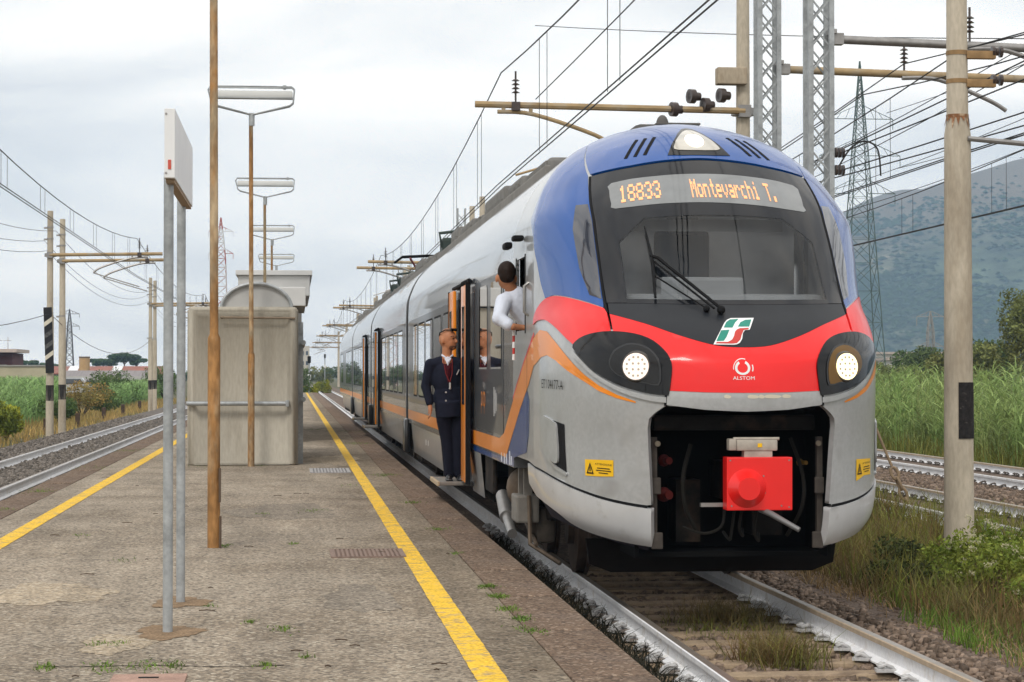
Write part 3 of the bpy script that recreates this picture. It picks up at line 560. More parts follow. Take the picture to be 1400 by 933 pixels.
# maker's mark: broken swirl ring and the name
def ring(a0, a1, r0, r1, n=22, cx=0, cy=0):
    o = [(cx + r1 * math.cos(t), cy + r1 * math.sin(t)) for t in np.linspace(a0, a1, n)]; i = [(cx + r0 * math.cos(t), cy + r0 * math.sin(t)) for t in np.linspace(a1, a0, n)]; return o + i
def mk(pts): return [(math.asin((u - .033) / 1.41) / (math.pi / 2), .928 + z * .68) for u, z in pts]
mk1 = npatch('maker_mark', mk(ring(R(120), R(425), .041, .060)), WHITEINK, off=.0085, thick=0, su=.01, sv=.02)
npatch('mark_arc', mk(ring(R(70), R(190), .068, .074)), WHITEINK, off=.0085, thick=0, su=.01, sv=.02, par=mk1); npatch('mark_arc', mk(ring(R(-20), R(20), .076, .085)), WHITEINK, off=.0085, thick=0, su=.01, sv=.02, par=mk1)
text_on('maker_name', 'ALSTOM', lambda x, y: S(np.arcsin((x - .025) / 1.41) / (math.pi / 2), .868 + y * .68) + np.array([0, -.0095, 0]), WHITEINK, mk1, .046, .98)
# wiper
def on(c, v, off): p = S(c, v); return Vector(p) + Vector((0, -.75, .66)) * off
wp = MB(); wp.tube([on(-.282, 1.715, .05), on(-.277, 1.6, .055), on(-.273, 1.501, .055), on(-.284, 1.26, .05)], [.006, .011, .013, .011], 6); wp.build('wiper_blade', RUBBER, train, True)
wp = MB(); wp.tube([on(-.277, 1.515, .065), on(-.25, 1.49, .075), on(-.05, 1.20, .06)], [.016, .015, .013], 6).tube([on(-.272, 1.485, .06), on(-.074, 1.205, .05)], .009, 6).tube([on(-.274, 1.39, .055), on(-.105, 1.215, .04)], .007, 6).tube([on(-.273, 1.52, .06), on(-.276, 1.38, .06)], .014, 6).ball(on(-.05, 1.2, .045), .035).ball(on(-.10, 1.21, .035), .028); wp.build('wiper_arm', RUBBER, train, True)

# coupling bay: dark box, cover, fittings
m_ = MB(); m_.box((AX, Y0 + 1.35, 1.05), (1.56, .04, 1.2)).box((AX, Y0 + .80, 1.64), (1.3, 1.1, .04)).box((AX - .775, Y0 + .95, 1.05), (.03, .8, 1.2)).box((AX + .775, Y0 + .95, 1.05), (.03, .8, 1.2)).box((AX, Y0 + 1.05, .46), (1.5, .6, .04)); m_.build('coupling_bay', mat('bay_black', (.006, .006, .006), .95, spec=.1), train)
m_ = MB(); m_.box((AX, Y0 + .55, 1.52), (1.3, .10, .12), bev=.02).box((AX - .3, Y0 + 1.1, .8), (.2, .4, .5)).box((AX + .35, Y0 + 1.1, .8), (.25, .4, .4)).box((AX + .1, Y0 + .9, 1.05), (.3, .8, .3)); m_.build('bay_beam', DARK, train)
CU, CZ = AX + .10, 1.06
cc_ = MB(); cc_.box((CU, Y0 + .10, CZ), (.515, .16, .41), bev=.008); cov = cc_.build('coupler_cover', mat('cover_red', (.78, .010, .008), .38, 0, var=.04, vs=4, coat=.4), train)
cc_ = MB(); cc_.tube([(CU - .10, Y0 + .025, CZ - .035), (CU - .10, Y0 - .01, CZ - .035), (CU - .10, Y0 - .055, CZ - .035), (CU - .10, Y0 - .07, CZ - .035)], [.155, .125, .095, .086], 28); cc_.build('cover_boss', MATS['cover_red'], cov, True)
for bx_, bz_ in ((-.22, -.17), (.17, -.17), (.03, .06), (.04, -.07), (.23, .18), (-.23, .18), (.23, -.18)): cc_ = MB(); cc_.disc((CU + bx_, Y0 + .022, CZ + bz_), (0, -1, 0), .007, .006, 8); cc_.build('bolt', STEEL, cov)
cc_ = MB(); cc_.box((CU - .01, Y0 + .12, CZ + .295), (.32, .12, .085), bev=.012).tube([(CU - .19, Y0 + .1, CZ + .345), (CU + .17, Y0 + .1, CZ + .345)], .012, 8).box((CU - .20, Y0 + .12, CZ + .30), (.06, .1, .09), bev=.01).box((CU, Y0 + .12, CZ + .23), (.22, .1, .05)); hb = cc_.build('coupler_head_box', mat('head_box', (.42, .38, .33), .6, .3, var=.2, vs=12), train, True)
cc_ = MB(); cc_.box((CU + .01, Y0 + .057, CZ + .295), (.035, .003, .03)); cc_.build('hazard_label', STICK, hb)
cc_ = MB(); cc_.tube([(CU + .02, Y0 + .1, CZ - .20), (CU + .08, Y0 - .02, CZ - .23), (CU + .27, Y0 - .15, CZ - .345)], [.024, .024, .02], 10); cc_.build('coupler_lever', mat('lever_grey', (.17, .17, .17), .5, .4), train, True)
cc_ = MB(); cc_.box((CU - .34, Y0 + .2, CZ - .17), (.18, .05, .03)); cc_.build('coupler_rod', STEEL, train)
cc_ = MB()
for x0, x1, dz in ((-.24, -.52, .2), (-.1, -.05, .22), (.02, .08, .26), (-.16, -.2, .25)): cc_.tube(crv([(CU + x0, Y0 + .2, CZ - .2), (CU + x0 - .02, Y0 + .22, CZ - .2 - dz * .7), (CU + (x0 + x1) / 2, Y0 + .3, CZ - .2 - dz), (CU + x1, Y0 + .45, CZ - .2 - dz * .8)], 4), .012, 6)
cc_.tube(crv([(CU - .45, Y0 + .5, 1.35), (CU - .52, Y0 + .45, 1.1), (CU - .5, Y0 + .45, .85), (CU - .40, Y0 + .5, .66)], 5), .018, 6).tube(crv([(CU + .35, Y0 + .5, 1.4), (CU + .44, Y0 + .45, 1.1), (CU + .43, Y0 + .45, .85), (CU + .33, Y0 + .55, .62)], 5), .016, 6)
cc_.build('hoses', mat('hose', (.014, .013, .011), .85), train, True)
for sg in (-1, 1):
    x = AX + sg * .66; cc_ = MB(); cc_.box((x, Y0 + .42, .98), (.045, .06, .86)).box((x - sg * .02, Y0 + .38, .60), (.09, .03, .13), bev=.01).box((x - sg * .01, Y0 + .37, 1.03), (.075, .04, .13), bev=.01); bk = cc_.build('side_bracket', mat('bracket', (.07, .06, .052), .7, .3, var=.25, vs=14), train)
    cc_ = MB(); cc_.box((x + sg * .075, Y0 + .36, 1.01), (.05, .06, .12), bev=.008).disc((x - sg * .02, Y0 + .36, 1.36), (0, -1, 0), .022, .02, 12); cc_.build('bracket_plate', mat('bracket_pale', (.20, .17, .13), .7, .2, var=.2, vs=16), bk)
    for dz, s_ in ((1.22, .05), (.95, .06)) if sg < 0 else ((1.2, .03),):
        cc_ = MB(); cc_.ball((AX + sg * .55, Y0 + .6, dz), s_, 10, 6).disc((AX + sg * .55, Y0 + .6, dz), (.3, -1, 0), s_ * .6, .1, 10); cc_.build('air_cock', mat('cock_red', (.07, .006, .005), .7) if sg < 0 else mat('cock_yellow', (.16, .09, .012), .6), train, True)
m_ = MB(); m_.prism([(-1.06, .54), (1.06, .54), (1.03, .33), (.85, .26), (-.85, .26), (-1.03, .33)], Matrix.Translation((AX, Y0 + 1.5, 0)) @ Matrix.Rotation(R(90), 4, 'X'), .05); m_.build('snow_plough', mat('plough', (.010, .008, .007), .9, 0, var=.3, vs=6), train)

# ---- cars
JO = [4.0, 23.55, 42.4, 61.2, 82.0]
vs_ = np.concatenate([np.linspace(0, .5, 6)[:-1], np.linspace(.5, 1.6, 8)[:-1], np.linspace(1.6, 2.7, 20)])
PW = pchip(vs_, ROWS[:, 0], ROWS[:, 3]); PZs = pchip(vs_, ROWS[:, 0], ROWS[:, 4])
def car_shell(d0, d1, holes, par):
    zz = sorted(set(list(np.round(PZs[PZs < 2.9], 3)) + [.62, 1.02, 2.95])); prof = [(float(np.interp(z, _zs, _ws)), z) for z in zz if z >= 1.02] + [(a, b_) for a, b_ in zip(PW, PZs) if b_ > 2.97]
    # left bottom -> over the roof -> right bottom
    ring_ = [(-w, z) for w, z in prof] + [(w, z) for w, z in reversed(prof)]
    ds = sorted(set([d0, d1] + [h for a in holes for h in a])); V = []; F = []; n = len(ring_)
    for i, d in enumerate(ds):
        V += [(AX + x, Y0 + d, z) for x, z in ring_]
        if i:
            mid = (ds[i - 1] + d) / 2; inh = any(a < mid < b_ for a, b_ in holes)
            for k in range(n - 1):
                if inh and ring_[k][0] < 0 and ring_[k + 1][0] < 0 and max(ring_[k][1], ring_[k + 1][1]) <= 2.951: continue
                F.append(((i - 1) * n + k, (i - 1) * n + k + 1, i * n + k + 1, i * n + k))
    F.append(tuple(range(n))); F.append(tuple(range((len(ds) - 1) * n, len(ds) * n)))
    me = bpy.data.meshes.new('car_body'); me.from_pydata(V, [], F); me.update(); me.polygons.foreach_set('use_smooth', [True] * len(F)); me.set_sharp_from_angle(angle=R(30)); return link('car_body', me, BODY, par)
def spatch(name, poly, m, par, off=.004, thick=.01, su=2.0, sv=.25): return patch(name, poly, SIDE, m, par, off, thick, su, sv, centre=(AX, poly[0][0] + Y0, 2.))
def srect(a, b_, z0, z1, r=.0):
    if not r: return [(a, z0), (b_, z0), (b_, z1), (a, z1)]
    o = []
    for cx, cz, s0 in ((b_ - r, z0 + r, -90), (b_ - r, z1 - r, 0), (a + r, z1 - r, 90), (a + r, z0 + r, 180)):
        for k in range(5): t = R(s0 + 22.5 * k); o.append((cx + r * math.cos(t), cz + r * math.sin(t)))
    return o
DOORS = [[(9.35, 10.75)], [(36.9, 38.3)], [(46.4, 47.8)], []]
WINS = [[(12.3, 13.7), (14.2, 15.7), (16.1, 17.7), (18.1, 19.7), (20.2, 21.3)], [(25.2, 26.8), (27.2, 28.8), (29.2, 30.8), (31.2, 32.8), (33.2, 35.4), (39.6, 41.2)], [(43.7, 45.2), (49.4, 51), (51.5, 53.1), (53.6, 55.2), (55.7, 57.3), (57.8, 59.6)], [(62.5, 64.1), (64.6, 66.2), (66.7, 68.3), (68.8, 70.4), (76, 77.6), (78.2, 79.4)]]
BOGIES = [5.55, 23.55, 42.4, 61.2, 79.5]
VEST = mat('vestibule', (.10, .105, .11), .7); LEAFD = mat('leaf_dark', (.03, .032, .036), .3, 0, coat=.6)
for ci in range(4):
    d0, d1 = JO[ci] + (.0 if ci == 0 else .42), JO[ci + 1] - (.42 if ci < 3 else 0)
    body = car_shell(d0, d1, DOORS[ci], train)
    # lower skirts between the bogies and doors
    segs = []; lo, hi = (7.75 if ci == 0 else d0 + .9), (d1 - .9 if ci < 3 else 77.6); cur = lo
    for a, b_ in DOORS[ci]: segs.append((cur, a)); cur = b_
    segs.append((cur, hi))
    for a, b_ in segs:
        for sx in (-1, 1):
            m_ = MB(); x1 = AX + sx * 1.40; x0 = AX + sx * 1.35; m_.add([(x1, Y0 + a, 1.02), (x1, Y0 + b_, 1.02), (x0, Y0 + b_, .52), (x0, Y0 + a, .52)], [(0, 1, 2, 3)]); m_.build('skirt', SILVER, body)
    m_ = MB(); m_.box((AX, Y0 + (lo + hi) / 2, .62), (2.5, hi - lo, .28)); m_.build('underframe', DARK, body)
    m_ = MB(); m_.box((AX, Y0 + (d0 + d1) / 2, 1.06), (2.6, d1 - d0 - .2, .06)); m_.build('floor_pan', DARK, body)
    s0 = 5.35 if ci == 0 else d0
    cuts = [s0] + [q_ for a in DOORS[ci] for q_ in a] + [d1]
    for a, b_ in zip(cuts[::2], cuts[1::2]): spatch('orange_band', srect(a, b_, 1.10, 1.26), ORANGE, body, off=.003, thick=0)
    for a, b_ in zip(([8.45 if ci == 0 else d0 + .25] + [q_ for a in DOORS[ci] for q_ in a] + [d1 - .25])[::2], ([8.45 if ci == 0 else d0 + .25] + [q_ for a in DOORS[ci] for q_ in a] + [d1 - .25])[1::2]): spatch('window_band', srect(a + .05, b_ - .05, 1.40, 2.84), DARKGREY, body, off=.002, thick=0)
    for a, b_ in WINS[ci]:
        fr = spatch('window_frame', srect(a - .03, b_ + .03, 1.52, 2.74, .10), RUBBER, body, off=.004, thick=0)
        spatch('window', srect(a, b_, 1.55, 2.71, .08), WINDOW, body, off=.006, thick=.004)
    for a, b_ in DOORS[ci]:
        m_ = MB(); mid = (a + b_) / 2; x = AX - 1.38
        m_.box((x + .75, Y0 + mid, .60), (1.5, b_ - a + .3, .04)).box((x + 1.5, Y0 + mid, 1.8), (.04, b_ - a + .3, 2.4)).box((x + .8, Y0 + b_ + .1, 1.8), (1.5, .04, 2.4)).box((x + .8, Y0 + a - .1, 1.8), (1.5, .04, 2.4)).box((x + .75, Y0 + mid, 2.99), (1.5, b_ - a + .3, .04)); m_.build('vestibule', VEST, body)
        for ya, yb, fwd in ((a - .74, a + .03, 1), (b_ - .03, b_ + .74, 0)):
            m_ = MB(); lx = 1.475 if ci == 0 else 1.44; m_.box((AX - lx, Y0 + (ya + yb) / 2, 1.79), (.045, yb - ya, 2.30), bev=.015); lf = m_.build('door_leaf', ORANGE if ci == 0 else LEAFD, body, True)
            m_ = MB(); m_.box((AX - lx - .025, Y0 + (ya + yb) / 2, 2.12), (.008, (yb - ya) * .42, 1.15), bev=.003); m_.build('leaf_window', WINDOW, lf)
            if ci: m_ = MB(); m_.box((AX - lx, Y0 + (yb + .005 if fwd else ya - .005), 1.79), (.03, .02, 2.3)); m_.build('leaf_edge', ORANGE, lf)
            ye = ya if fwd else yb; m_ = MB(); m_.box((AX - lx, Y0 + ye, 1.79), (.055, .06, 2.32)); m_.build('leaf_seal', RUBBER, lf)
        m_ = MB(); m_.box((AX - 1.44, Y0 + mid, 2.985), (.05, (b_ - a) + 1.2, .035), bev=.012).tube([(AX - 1.50, Y0 + a - .3, 2.96), (AX - 1.44, Y0 + a - .5, 2.99)], .03, 8); m_.build('door_rail', RUBBER, body)
        m_ = MB(); m_.box((AX - 1.56, Y0 + mid, .60), (.40, b_ - a - .04, .045), bev=.012); sp = m_.build('door_step', mat('step_grey', (.20, .185, .165), .7, .1, var=.15, vs=8), body)
        m_ = MB(); m_.box((AX - 1.765, Y0 + mid, .60), (.03, b_ - a - .02, .055), bev=.008); m_.build('step_edge', mat('step_tan', (.42, .33, .22), .7), sp)
    # roof kit
    m_ = MB(); y = d0 + (2.6 if ci == 0 else .8)
    for sx in (-1, 1): m_.box((AX + sx * .86, Y0 + (d0 + d1) / 2 + (.9 if ci == 0 else 0), 3.98), (.06, d1 - d0 - (2.0 if ci == 0 else .3), .17), bev=.015)
    m_.build('roof_fairing', mat('roof_grey', (.22, .21, .195), .75, 0, var=.15, vs=3), body)
    k = 0
    while y < d1 - 2.6:
        ln = [2.6, 1.9, 3.1, 1.4][k % 4]; m_ = MB(); m_.box((AX, Y0 + y + ln / 2, 4.14), (1.5, ln - .2, .18 + .13 * (k % 3)), bev=.04)
        for j in range(int((ln - .5) / .16)): m_.box((AX - .76, Y0 + y + .3 + j * .16, 4.14), (.03, .09, .13))
        m_.build('roof_unit', mat('roof_unit', (.19, .185, .175), .75, 0, var=.2, vs=4), body); y += ln + .3; k += 1
    if ci < 3:
        j = JO[ci + 1]; m_ = MB(); ring_ = [(-w + .02, z - .03) for w, z in zip(PW, PZs)] + [(w - .02, z - .03) for w, z in zip(PW[::-1], PZs[::-1])]; n = len(ring_)
        m_.add([(AX + x, Y0 + d, z) for d in (j - .44, j + .44) for x, z in ring_], [(k, k + 1, n + k + 1, n + k) for k in range(n - 1)]); m_.build('gangway', RUBBER, train)
        m_ = MB(); m_.box((AX - 1.42, Y0 + j - .05, .78), (.12, .55, .62), bev=.09); m_.build('joint_cover', mat('joint_black', (.014, .014, .015), .35, 0, coat=.5), train, True)
# far cab end
m_ = MB(); m_.box((AX, Y0 + 82.6, 2.35), (2.75, 1.3, 2.7), bev=.45); m_.build('rear_cab', BODY, train, True)
# cab side: dark door panel with print, window, mirror
body0 = [o for o in train.children if o.name.startswith('car_body')][0]
cp = spatch('door_panel', srect(4.95, 8.35, 1.30, 2.93, .10), DARKGREY, body0, off=.004, thick=.004)
for a, b_ in ((5.15, 6.3), (6.75, 7.75)): spatch('panel_window', srect(a, b_, 1.97, 2.86, .08), WINDOW, body0, off=.009, thick=.004); 
for a, b_ in ((5.15, 6.3), (6.75, 7.75)): spatch('window_trim', srect(a, b_, 1.955, 1.975), STEEL, body0, off=.0095, thick=0)
text_on('door_print', 'pop', lambda x, y: np.stack([np.full_like(x, AX - 1.41 - .0095), Y0 + 7.2 - x, 1.66 + y], -1), ORANGE, body0, .36, 1.)
for k in range(3):
    m_ = MB(); m_.box((AX - 1.4195, Y0 + 5.9 - .12 * k, 1.62), (.002, .03, .30 - .06 * k)); m_.build('door_mark', WHITEINK, body0)
for dd, zz_, hh in ((5.2, 1.03, .10), (4.9, 1.03, .12), (4.7, 1.03, .1), (18.2, .78, .12), (17.6, .78, .10), (4.35, 1.05, .13), (4.2, 1.03, .08)):
    m_ = MB(); m_.box((AX - 1.4085 - (0 if zz_ > 1 else -.025), Y0 + dd, zz_ + .05), (.002, .05, hh)); m_.build('side_mark', WHITEINK, body0)
spatch('orange_band', [(4.0, 1.65), (4.9, 1.32), (5.35, 1.265), (5.35, 1.095), (4.75, 1.09), (4.0, 1.35)], ORANGE, body0, off=.0035, thick=0, su=.3)
spatch('blue_band', [(4.0, 1.34), (4.74, 1.08), (9.3, 1.08), (9.3, 1.025), (4.0, 1.025)], BLUE, body0, off=.0025, thick=0)
m_ = MB(); m_.box((AX - 1.0, Y0 + 3.3, 2.63), (.04, 1.2, 1.0)).box((AX - 1.2, Y0 + 2.75, 2.63), (.4, .03, .9)).box((AX - 1.2, Y0 + 3.85, 2.63), (.4, .03, .9)).box((AX - 1.2, Y0 + 3.3, 2.2), (.4, 1.0, .04)); m_.build('cab_recess', mat('cab_dark', (.012, .012, .013), .8), train)
for c0, c1, v0, v1 in ((-1.85, -1.83, 1.08, 1.72), (-1.40, -1.38, 1.08, 1.72)): npatch('cab_window_frame', [(c0, v0), (c1, v0), (c1, v1), (c0, v1)], RUBBER, off=.006)
npatch('cab_window_sash', [(-1.83, 1.10), (-1.72, 1.10), (-1.72, 1.70), (-1.83, 1.70)], WINDOW, off=-.01, thick=.01)
m_ = MB(); m_.box((AX - 1.46, Y0 + 3.1, 3.13), (.10, .20, .05), bev=.02).box((AX - 1.52, Y0 + 3.45, 3.08), (.07, .3, .06), bev=.02); m_.build('side_camera', RUBBER, train, True)
m_ = MB(); m_.tube([(AX - 1.41, Y0 + 2.62, 2.42), (AX - 1.45, Y0 + 2.62, 2.45), (AX - 1.45, Y0 + 2.62, 2.68), (AX - 1.41, Y0 + 2.62, 2.71)], .014, 8); m_.build('cab_handrail', STEEL, train, True)
# bogies
whl = MB()
for sx in (-1, 1): whl.disc((sx * .70, 0, 0), (sx, 0, 0), .43, .10, 28).disc((sx * .68, 0, 0), (sx, 0, 0), .46, .03, 28).disc((sx * .80, 0, 0), (sx, 0, 0), .16, .06, 16)
whl.tube([(-.8, 0, 0), (.8, 0, 0)], .08, 12); whl_me = whl.mesh('wheelset'); whl_me.materials.append(mat('wheel', (.085, .062, .048), .6, .5, var=.25, vs=10))
for d in BOGIES:
    m_ = MB()
    for sx in (-1, 1): m_.box((AX + sx * 1.0, Y0 + d, .62), (.16, 2.9, .22), bev=.04).box((AX + sx * 1.05, Y0 + d, .78), (.22, .7, .22), bev=.05)
    m_.box((AX, Y0 + d, .6), (2.1, .4, .25), bev=.04); bg_ = m_.build('bogie', DARK, train)
    for e in (-1.2, 1.2): o = link('wheelset', whl_me, None, bg_); o.location = (AX, Y0 + d + e, .43)
    for e in (-1.2, 1.2):
        m_ = MB(); m_.box((AX - 1.08, Y0 + d + e, .46), (.2, .34, .34), bev=.06).disc((AX - 1.17, Y0 + d + e, .46), (-1, 0, 0), .15, .05, 18); m_.build('axle_box', mat('axlebox', (.10, .085, .07), .6, .3, var=.25, vs=9), bg_, True)
        m_ = MB(); m_.tube([(AX - 1.1, Y0 + d + e * .8, .6), (AX - 1.1, Y0 + d + e * .8, .98)], .11, 12); m_.build('spring', DARK, bg_, True)
m_ = MB(); m_.tube([(AX - 1.28, Y0 + 6.4, .62), (AX - 1.30, Y0 + 5.75, .44)], .075, 14).tube([(AX - 1.30, Y0 + 5.75, .44), (AX - 1.30, Y0 + 5.2, .31)], .05, 12); m_.build('damper', STEEL, train, True)
m_ = MB(); m_.box((AX - 1.26, Y0 + 4.35, .62), (.22, .5, .26), bev=.02).box((AX - 1.25, Y0 + 4.5, .86), (.12, .08, .3)).box((AX - 1.25, Y0 + 4.2, .86), (.08, .06, .3)); m_.build('sand_box', mat('sandbox', (.20, .185, .165), .6, .2, var=.2, vs=8), train)
m_ = MB(); m_.ball((AX - 1.22, Y0 + 5.0, .78), (.16, .22, .2)).tube([(AX - 1.2, Y0 + 3.9, .3), (AX - 1.22, Y0 + 4.9, .5)], .02, 6).tube([(AX - 1.25, Y0 + 4.1, .75), (AX - 1.25, Y0 + 4.0, .3), (AX - 1.0, Y0 + 3.7, .14)], .022, 6); m_.build('sand_pipe', mat('pipe_rust', (.12, .09, .065), .7, .2, var=.3, vs=10), train, True)
m_ = MB(); m_.box((AX - 1.33, Y0 + 7.2, .84), (.05, .95, .45), bev=.02); m_.build('bogie_flap', DARK, train)
# pantograph near the second joint
pg = MB(); yp = Y0 + 41.0
pg.box((AX, yp, 4.30), (1.1, 1.4, .10)).bar((AX - .35, yp - .5, 4.35), (AX - .2, yp + .7, 4.65), .05).bar((AX + .35, yp - .5, 4.35), (AX + .2, yp + .7, 4.65), .05).bar((AX - .2, yp + .7, 4.65), (AX - .45, yp - .3, 4.92), .04).bar((AX + .2, yp + .7, 4.65), (AX + .45, yp - .3, 4.92), .04)
pt = pg.build('pantograph', mat('panto_red', (.22, .06, .06), .6, .1), train)
pg = MB()
for e in (-.18, .18): pg.tube([(AX - .86, yp - .3 + e, 4.80), (AX - .66, yp - .3 + e, 4.95), (AX, yp - .3 + e, 4.985), (AX + .66, yp - .3 + e, 4.95), (AX + .86, yp - .3 + e, 4.80)], .03, 8)
pg.build('pantograph_head', RUBBER, pt, True)
for j in (23.4, 40.0, 44.2): 
    m_ = MB(); m_.box((AX - .55, Y0 + j, 4.2), (.5, .7, .35), bev=.06).tube([(AX - .8, Y0 + j - .3, 4.2), (AX - .85, Y0 + j - .35, 4.45), (AX - .4, Y0 + j - .4, 4.5)], .03, 6); m_.build('roof_insulator', mat('roof_green', (.04, .055, .05), .5), train)
m_ = MB(); m_.box((AX - .02, Y0 + 4.1, 4.21), (.46, .7, .09), bev=.02).box((AX - .22, Y0 + 4.0, 4.20), (.12, .5, .10), bev=.03).ball((AX - .0, Y0 + 3.9, 4.27), (.06, .06, .09)).box((AX + .12, Y0 + 3.85, 4.255), (.42, .3, .02), bev=.006); m_.build('roof_antenna', mat('roof_ant', (.10, .095, .09), .7), train, True)
# ================================================================== PEOPLE
def remesh(name, mb, voxel, m, parent, it=4):
    me = mb.mesh('tmp'); ob = bpy.data.objects.new('tmp', me); COL.objects.link(ob)
    md = ob.modifiers.new('r', 'REMESH'); md.mode = 'VOXEL'; md.voxel_size = voxel; md.use_smooth_shade = True
    if it: ms = ob.modifiers.new('s', 'SMOOTH'); ms.iterations = it; ms.factor = .5
    dg = bpy.context.evaluated_depsgraph_get(); dg.update(); out = bpy.data.meshes.new_from_object(ob.evaluated_get(dg)); bpy.data.objects.remove(ob); bpy.data.meshes.remove(me)
    out.materials.clear(); out.materials.append(m); out.polygons.foreach_set('use_smooth', [True] * len(out.polygons)); out.name = name
    return link(name, out, None, parent)
def cap(mb, pts, rs, n=12):
    mb.tube(pts, list(rs), n)
    for p, r_ in ((pts[0], rs[0]), (pts[-1], rs[-1])): mb.ball(p, r_, 12, 8)
    for p, r_ in zip(pts[1:-1], rs[1:-1]): mb.ball(p, r_, 12, 8)
def hand(mb, wrist, d, side, curl=.5):
    """palm, four unequal fingers and a thumb leaving the side of the palm"""
    d = Vector(d).normalized(); side = Vector(side); side = (side - d * side.dot(d)).normalized(); nrm = d.cross(side).normalized(); w = Vector(wrist)
    cap(mb, [w, w + d * .045], [.026, .030]); 
    for k in (-1, 0, 1): cap(mb, [w + d * .03 + side * .018 * k, w + d * .085 + side * .021 * k], [.017, .015], 8)
    for k, ln in ((-1.5, .062), (-.5, .075), (.5, .072), (1.5, .055)):
        a = w + d * .085 + side * .0165 * k; b_ = a + (d * (1 - curl * .25) + nrm * curl * .4).normalized() * ln * .5; c_ = b_ + (d * (1 - curl) + nrm * curl).normalized() * ln * .5; cap(mb, [a, b_, c_], [.0095, .009, .008], 8)
    a = w + d * .035 - side * .03; b_ = a + (d * .6 - side * .6 + nrm * .3).normalized() * .035; cap(mb, [a, b_, b_ + (d * .9 + nrm * .4).normalized() * .03], [.012, .011, .009], 8)
SKIN = mat('skin', (.42, .185, .095), .5, 0, var=.08, vs=20); NAVY = mat('navy_cloth', (.010, .012, .024), .85, 0, var=.2, vs=14, bump=.2, bs=120); NAVY2 = mat('navy_trousers', (.008, .009, .018), .85, 0, var=.2, vs=12)
SHIRT = mat('shirt_white', (.62, .66, .76), .8, 0, var=.06, vs=10, bump=.3, bs=30); HAIR = mat('hair_dark', (.018, .010, .007), .6, 0, var=.3, vs=40)
HM = Matrix.Translation((-.035, 0, 1.62)) @ Matrix.Rotation(R(-34), 4, 'Z') @ Matrix.Scale(1.12, 4) @ Matrix.Translation((.035, 0, -1.60))
def headed(mb): mb.v = [tuple(HM @ Vector(v)) for v in mb.v]; return mb
con = empty('person', (1.865, 26.3, .625), 'bald person in dark navy suit standing on the open door step', 'person')
B = MB()
B.ball((-.03, 0, 1.672), (.098, .080, .112), 20, 14); B.ball((.0, 0, 1.63), (.075, .068, .09), 16, 10); B.ball((.030, 0, 1.583), (.042, .045, .034)); B.ball((.078, 0, 1.640), (.020, .013, .017)); cap(B, [(.064, 0, 1.675), (.084, 0, 1.642)], [.010, .013], 8)
B.ball((.058, 0, 1.604), (.018, .022, .008)); B.ball((.056, 0, 1.592), (.018, .020, .008)); cap(B, [(.050, -.042, 1.690), (.064, -.012, 1.692), (.064, .012, 1.692), (.050, .042, 1.690)], [.010] * 4, 8)
for sy in (-1, 1): B.ball((-.045, sy * .080, 1.648), (.022, .012, .034), 10, 8)
headed(B); cap(B, [(-.04, 0, 1.46), (-.035, -.005, 1.62)], [.060, .060])
cap(B, [(-.02, 0, .95), (-.03, 0, 1.2), (-.04, 0, 1.42)], [.11, .11, .10])
for sx, pts in ((-1, [(-.23, 0, 1.40), (-.285, .02, 1.13), (-.245, -.05, .90)]), (1, [(.16, 0, 1.40), (.26, .05, 1.16), (.31, .05, 1.30)])): cap(B, pts, [.045, .038, .027])
hand(B, (-.243, -.052, .895), (.06, -.10, -1), (0, -1, .0), .5); hand(B, (.312, .05, 1.31), (.1, .1, .9), (0, 1, 0), .9)
for sx in (-1, 1): cap(B, [(sx * .085 + .01, 0, .9), (sx * .07 + .03, 0, .5), (sx * .055 + .05, .01, .08)], [.085, .06, .04])
remesh('body', B, .0075, SKIN, con, 3)
J = MB()
J.ball((-.03, 0, 1.24), (.195, .128, .25), 20, 12); J.ball((-.015, 0, 1.0), (.185, .128, .22), 20, 12); cap(J, [(-.22, 0, 1.395), (-.04, 0, 1.43), (.14, 0, 1.395)], [.068, .085, .068])
J.tube([(0, 0, .76), (-.01, 0, .95)], [.165, .17], 20); cap(J, [(-.235, 0, 1.39), (-.29, .02, 1.13), (-.25, -.04, .935)], [.075, .063, .047]); cap(J, [(.155, 0, 1.39), (.26, .05, 1.16), (.305, .05, 1.27)], [.075, .062, .048])
remesh('jacket', J, .010, NAVY, con, 5)
T = MB()
for sx in (-1, 1): cap(T, [(sx * .085 + .01, 0, .90), (sx * .085 + .02, 0, .72), (sx * .07 + .035, -.01 * sx, .48), (sx * .058 + .05, .01, .08)], [.112, .100, .078, .066])
remesh('trousers', T, .010, NAVY2, con, 4)
for sx in (-1, 1):
    T = MB(); cap(T, [(sx * .06 + .05, .04, .045), (sx * .075 + .055, -.13, .035)], [.042, .036]); T.box((sx * .067 + .052, -.045, .010), (.085, .25, .02), bev=.008); remesh('shoe', T, .008, mat('shoe', (.012, .012, .014), .35), con, 2)
T = MB(); T.add([(-.075, -.098, 1.465), (-.035, -.132, 1.375), (.008, -.098, 1.465), (-.035, -.085, 1.49), (-.035, -.132, 1.42)], [(0, 1, 4), (1, 2, 4), (0, 4, 3), (4, 2, 3)]); T.tube([(-.10, -.03, 1.505), (-.08, -.07, 1.49), (-.035, -.10, 1.455), (.01, -.07, 1.49), (.03, -.03, 1.505)], .011, 8); T.build('shirt_collar', SHIRT, con, True)
T = MB(); T.add([(-.085, -.118, 1.40), (-.035, -.145, 1.16), (.02, -.118, 1.40), (-.035, -.142, 1.33)], [(0, 1, 3), (1, 2, 3), (0, 3, 2)]); T.build('pullover', mat('maroon', (.05, .006, .012), .8), con)
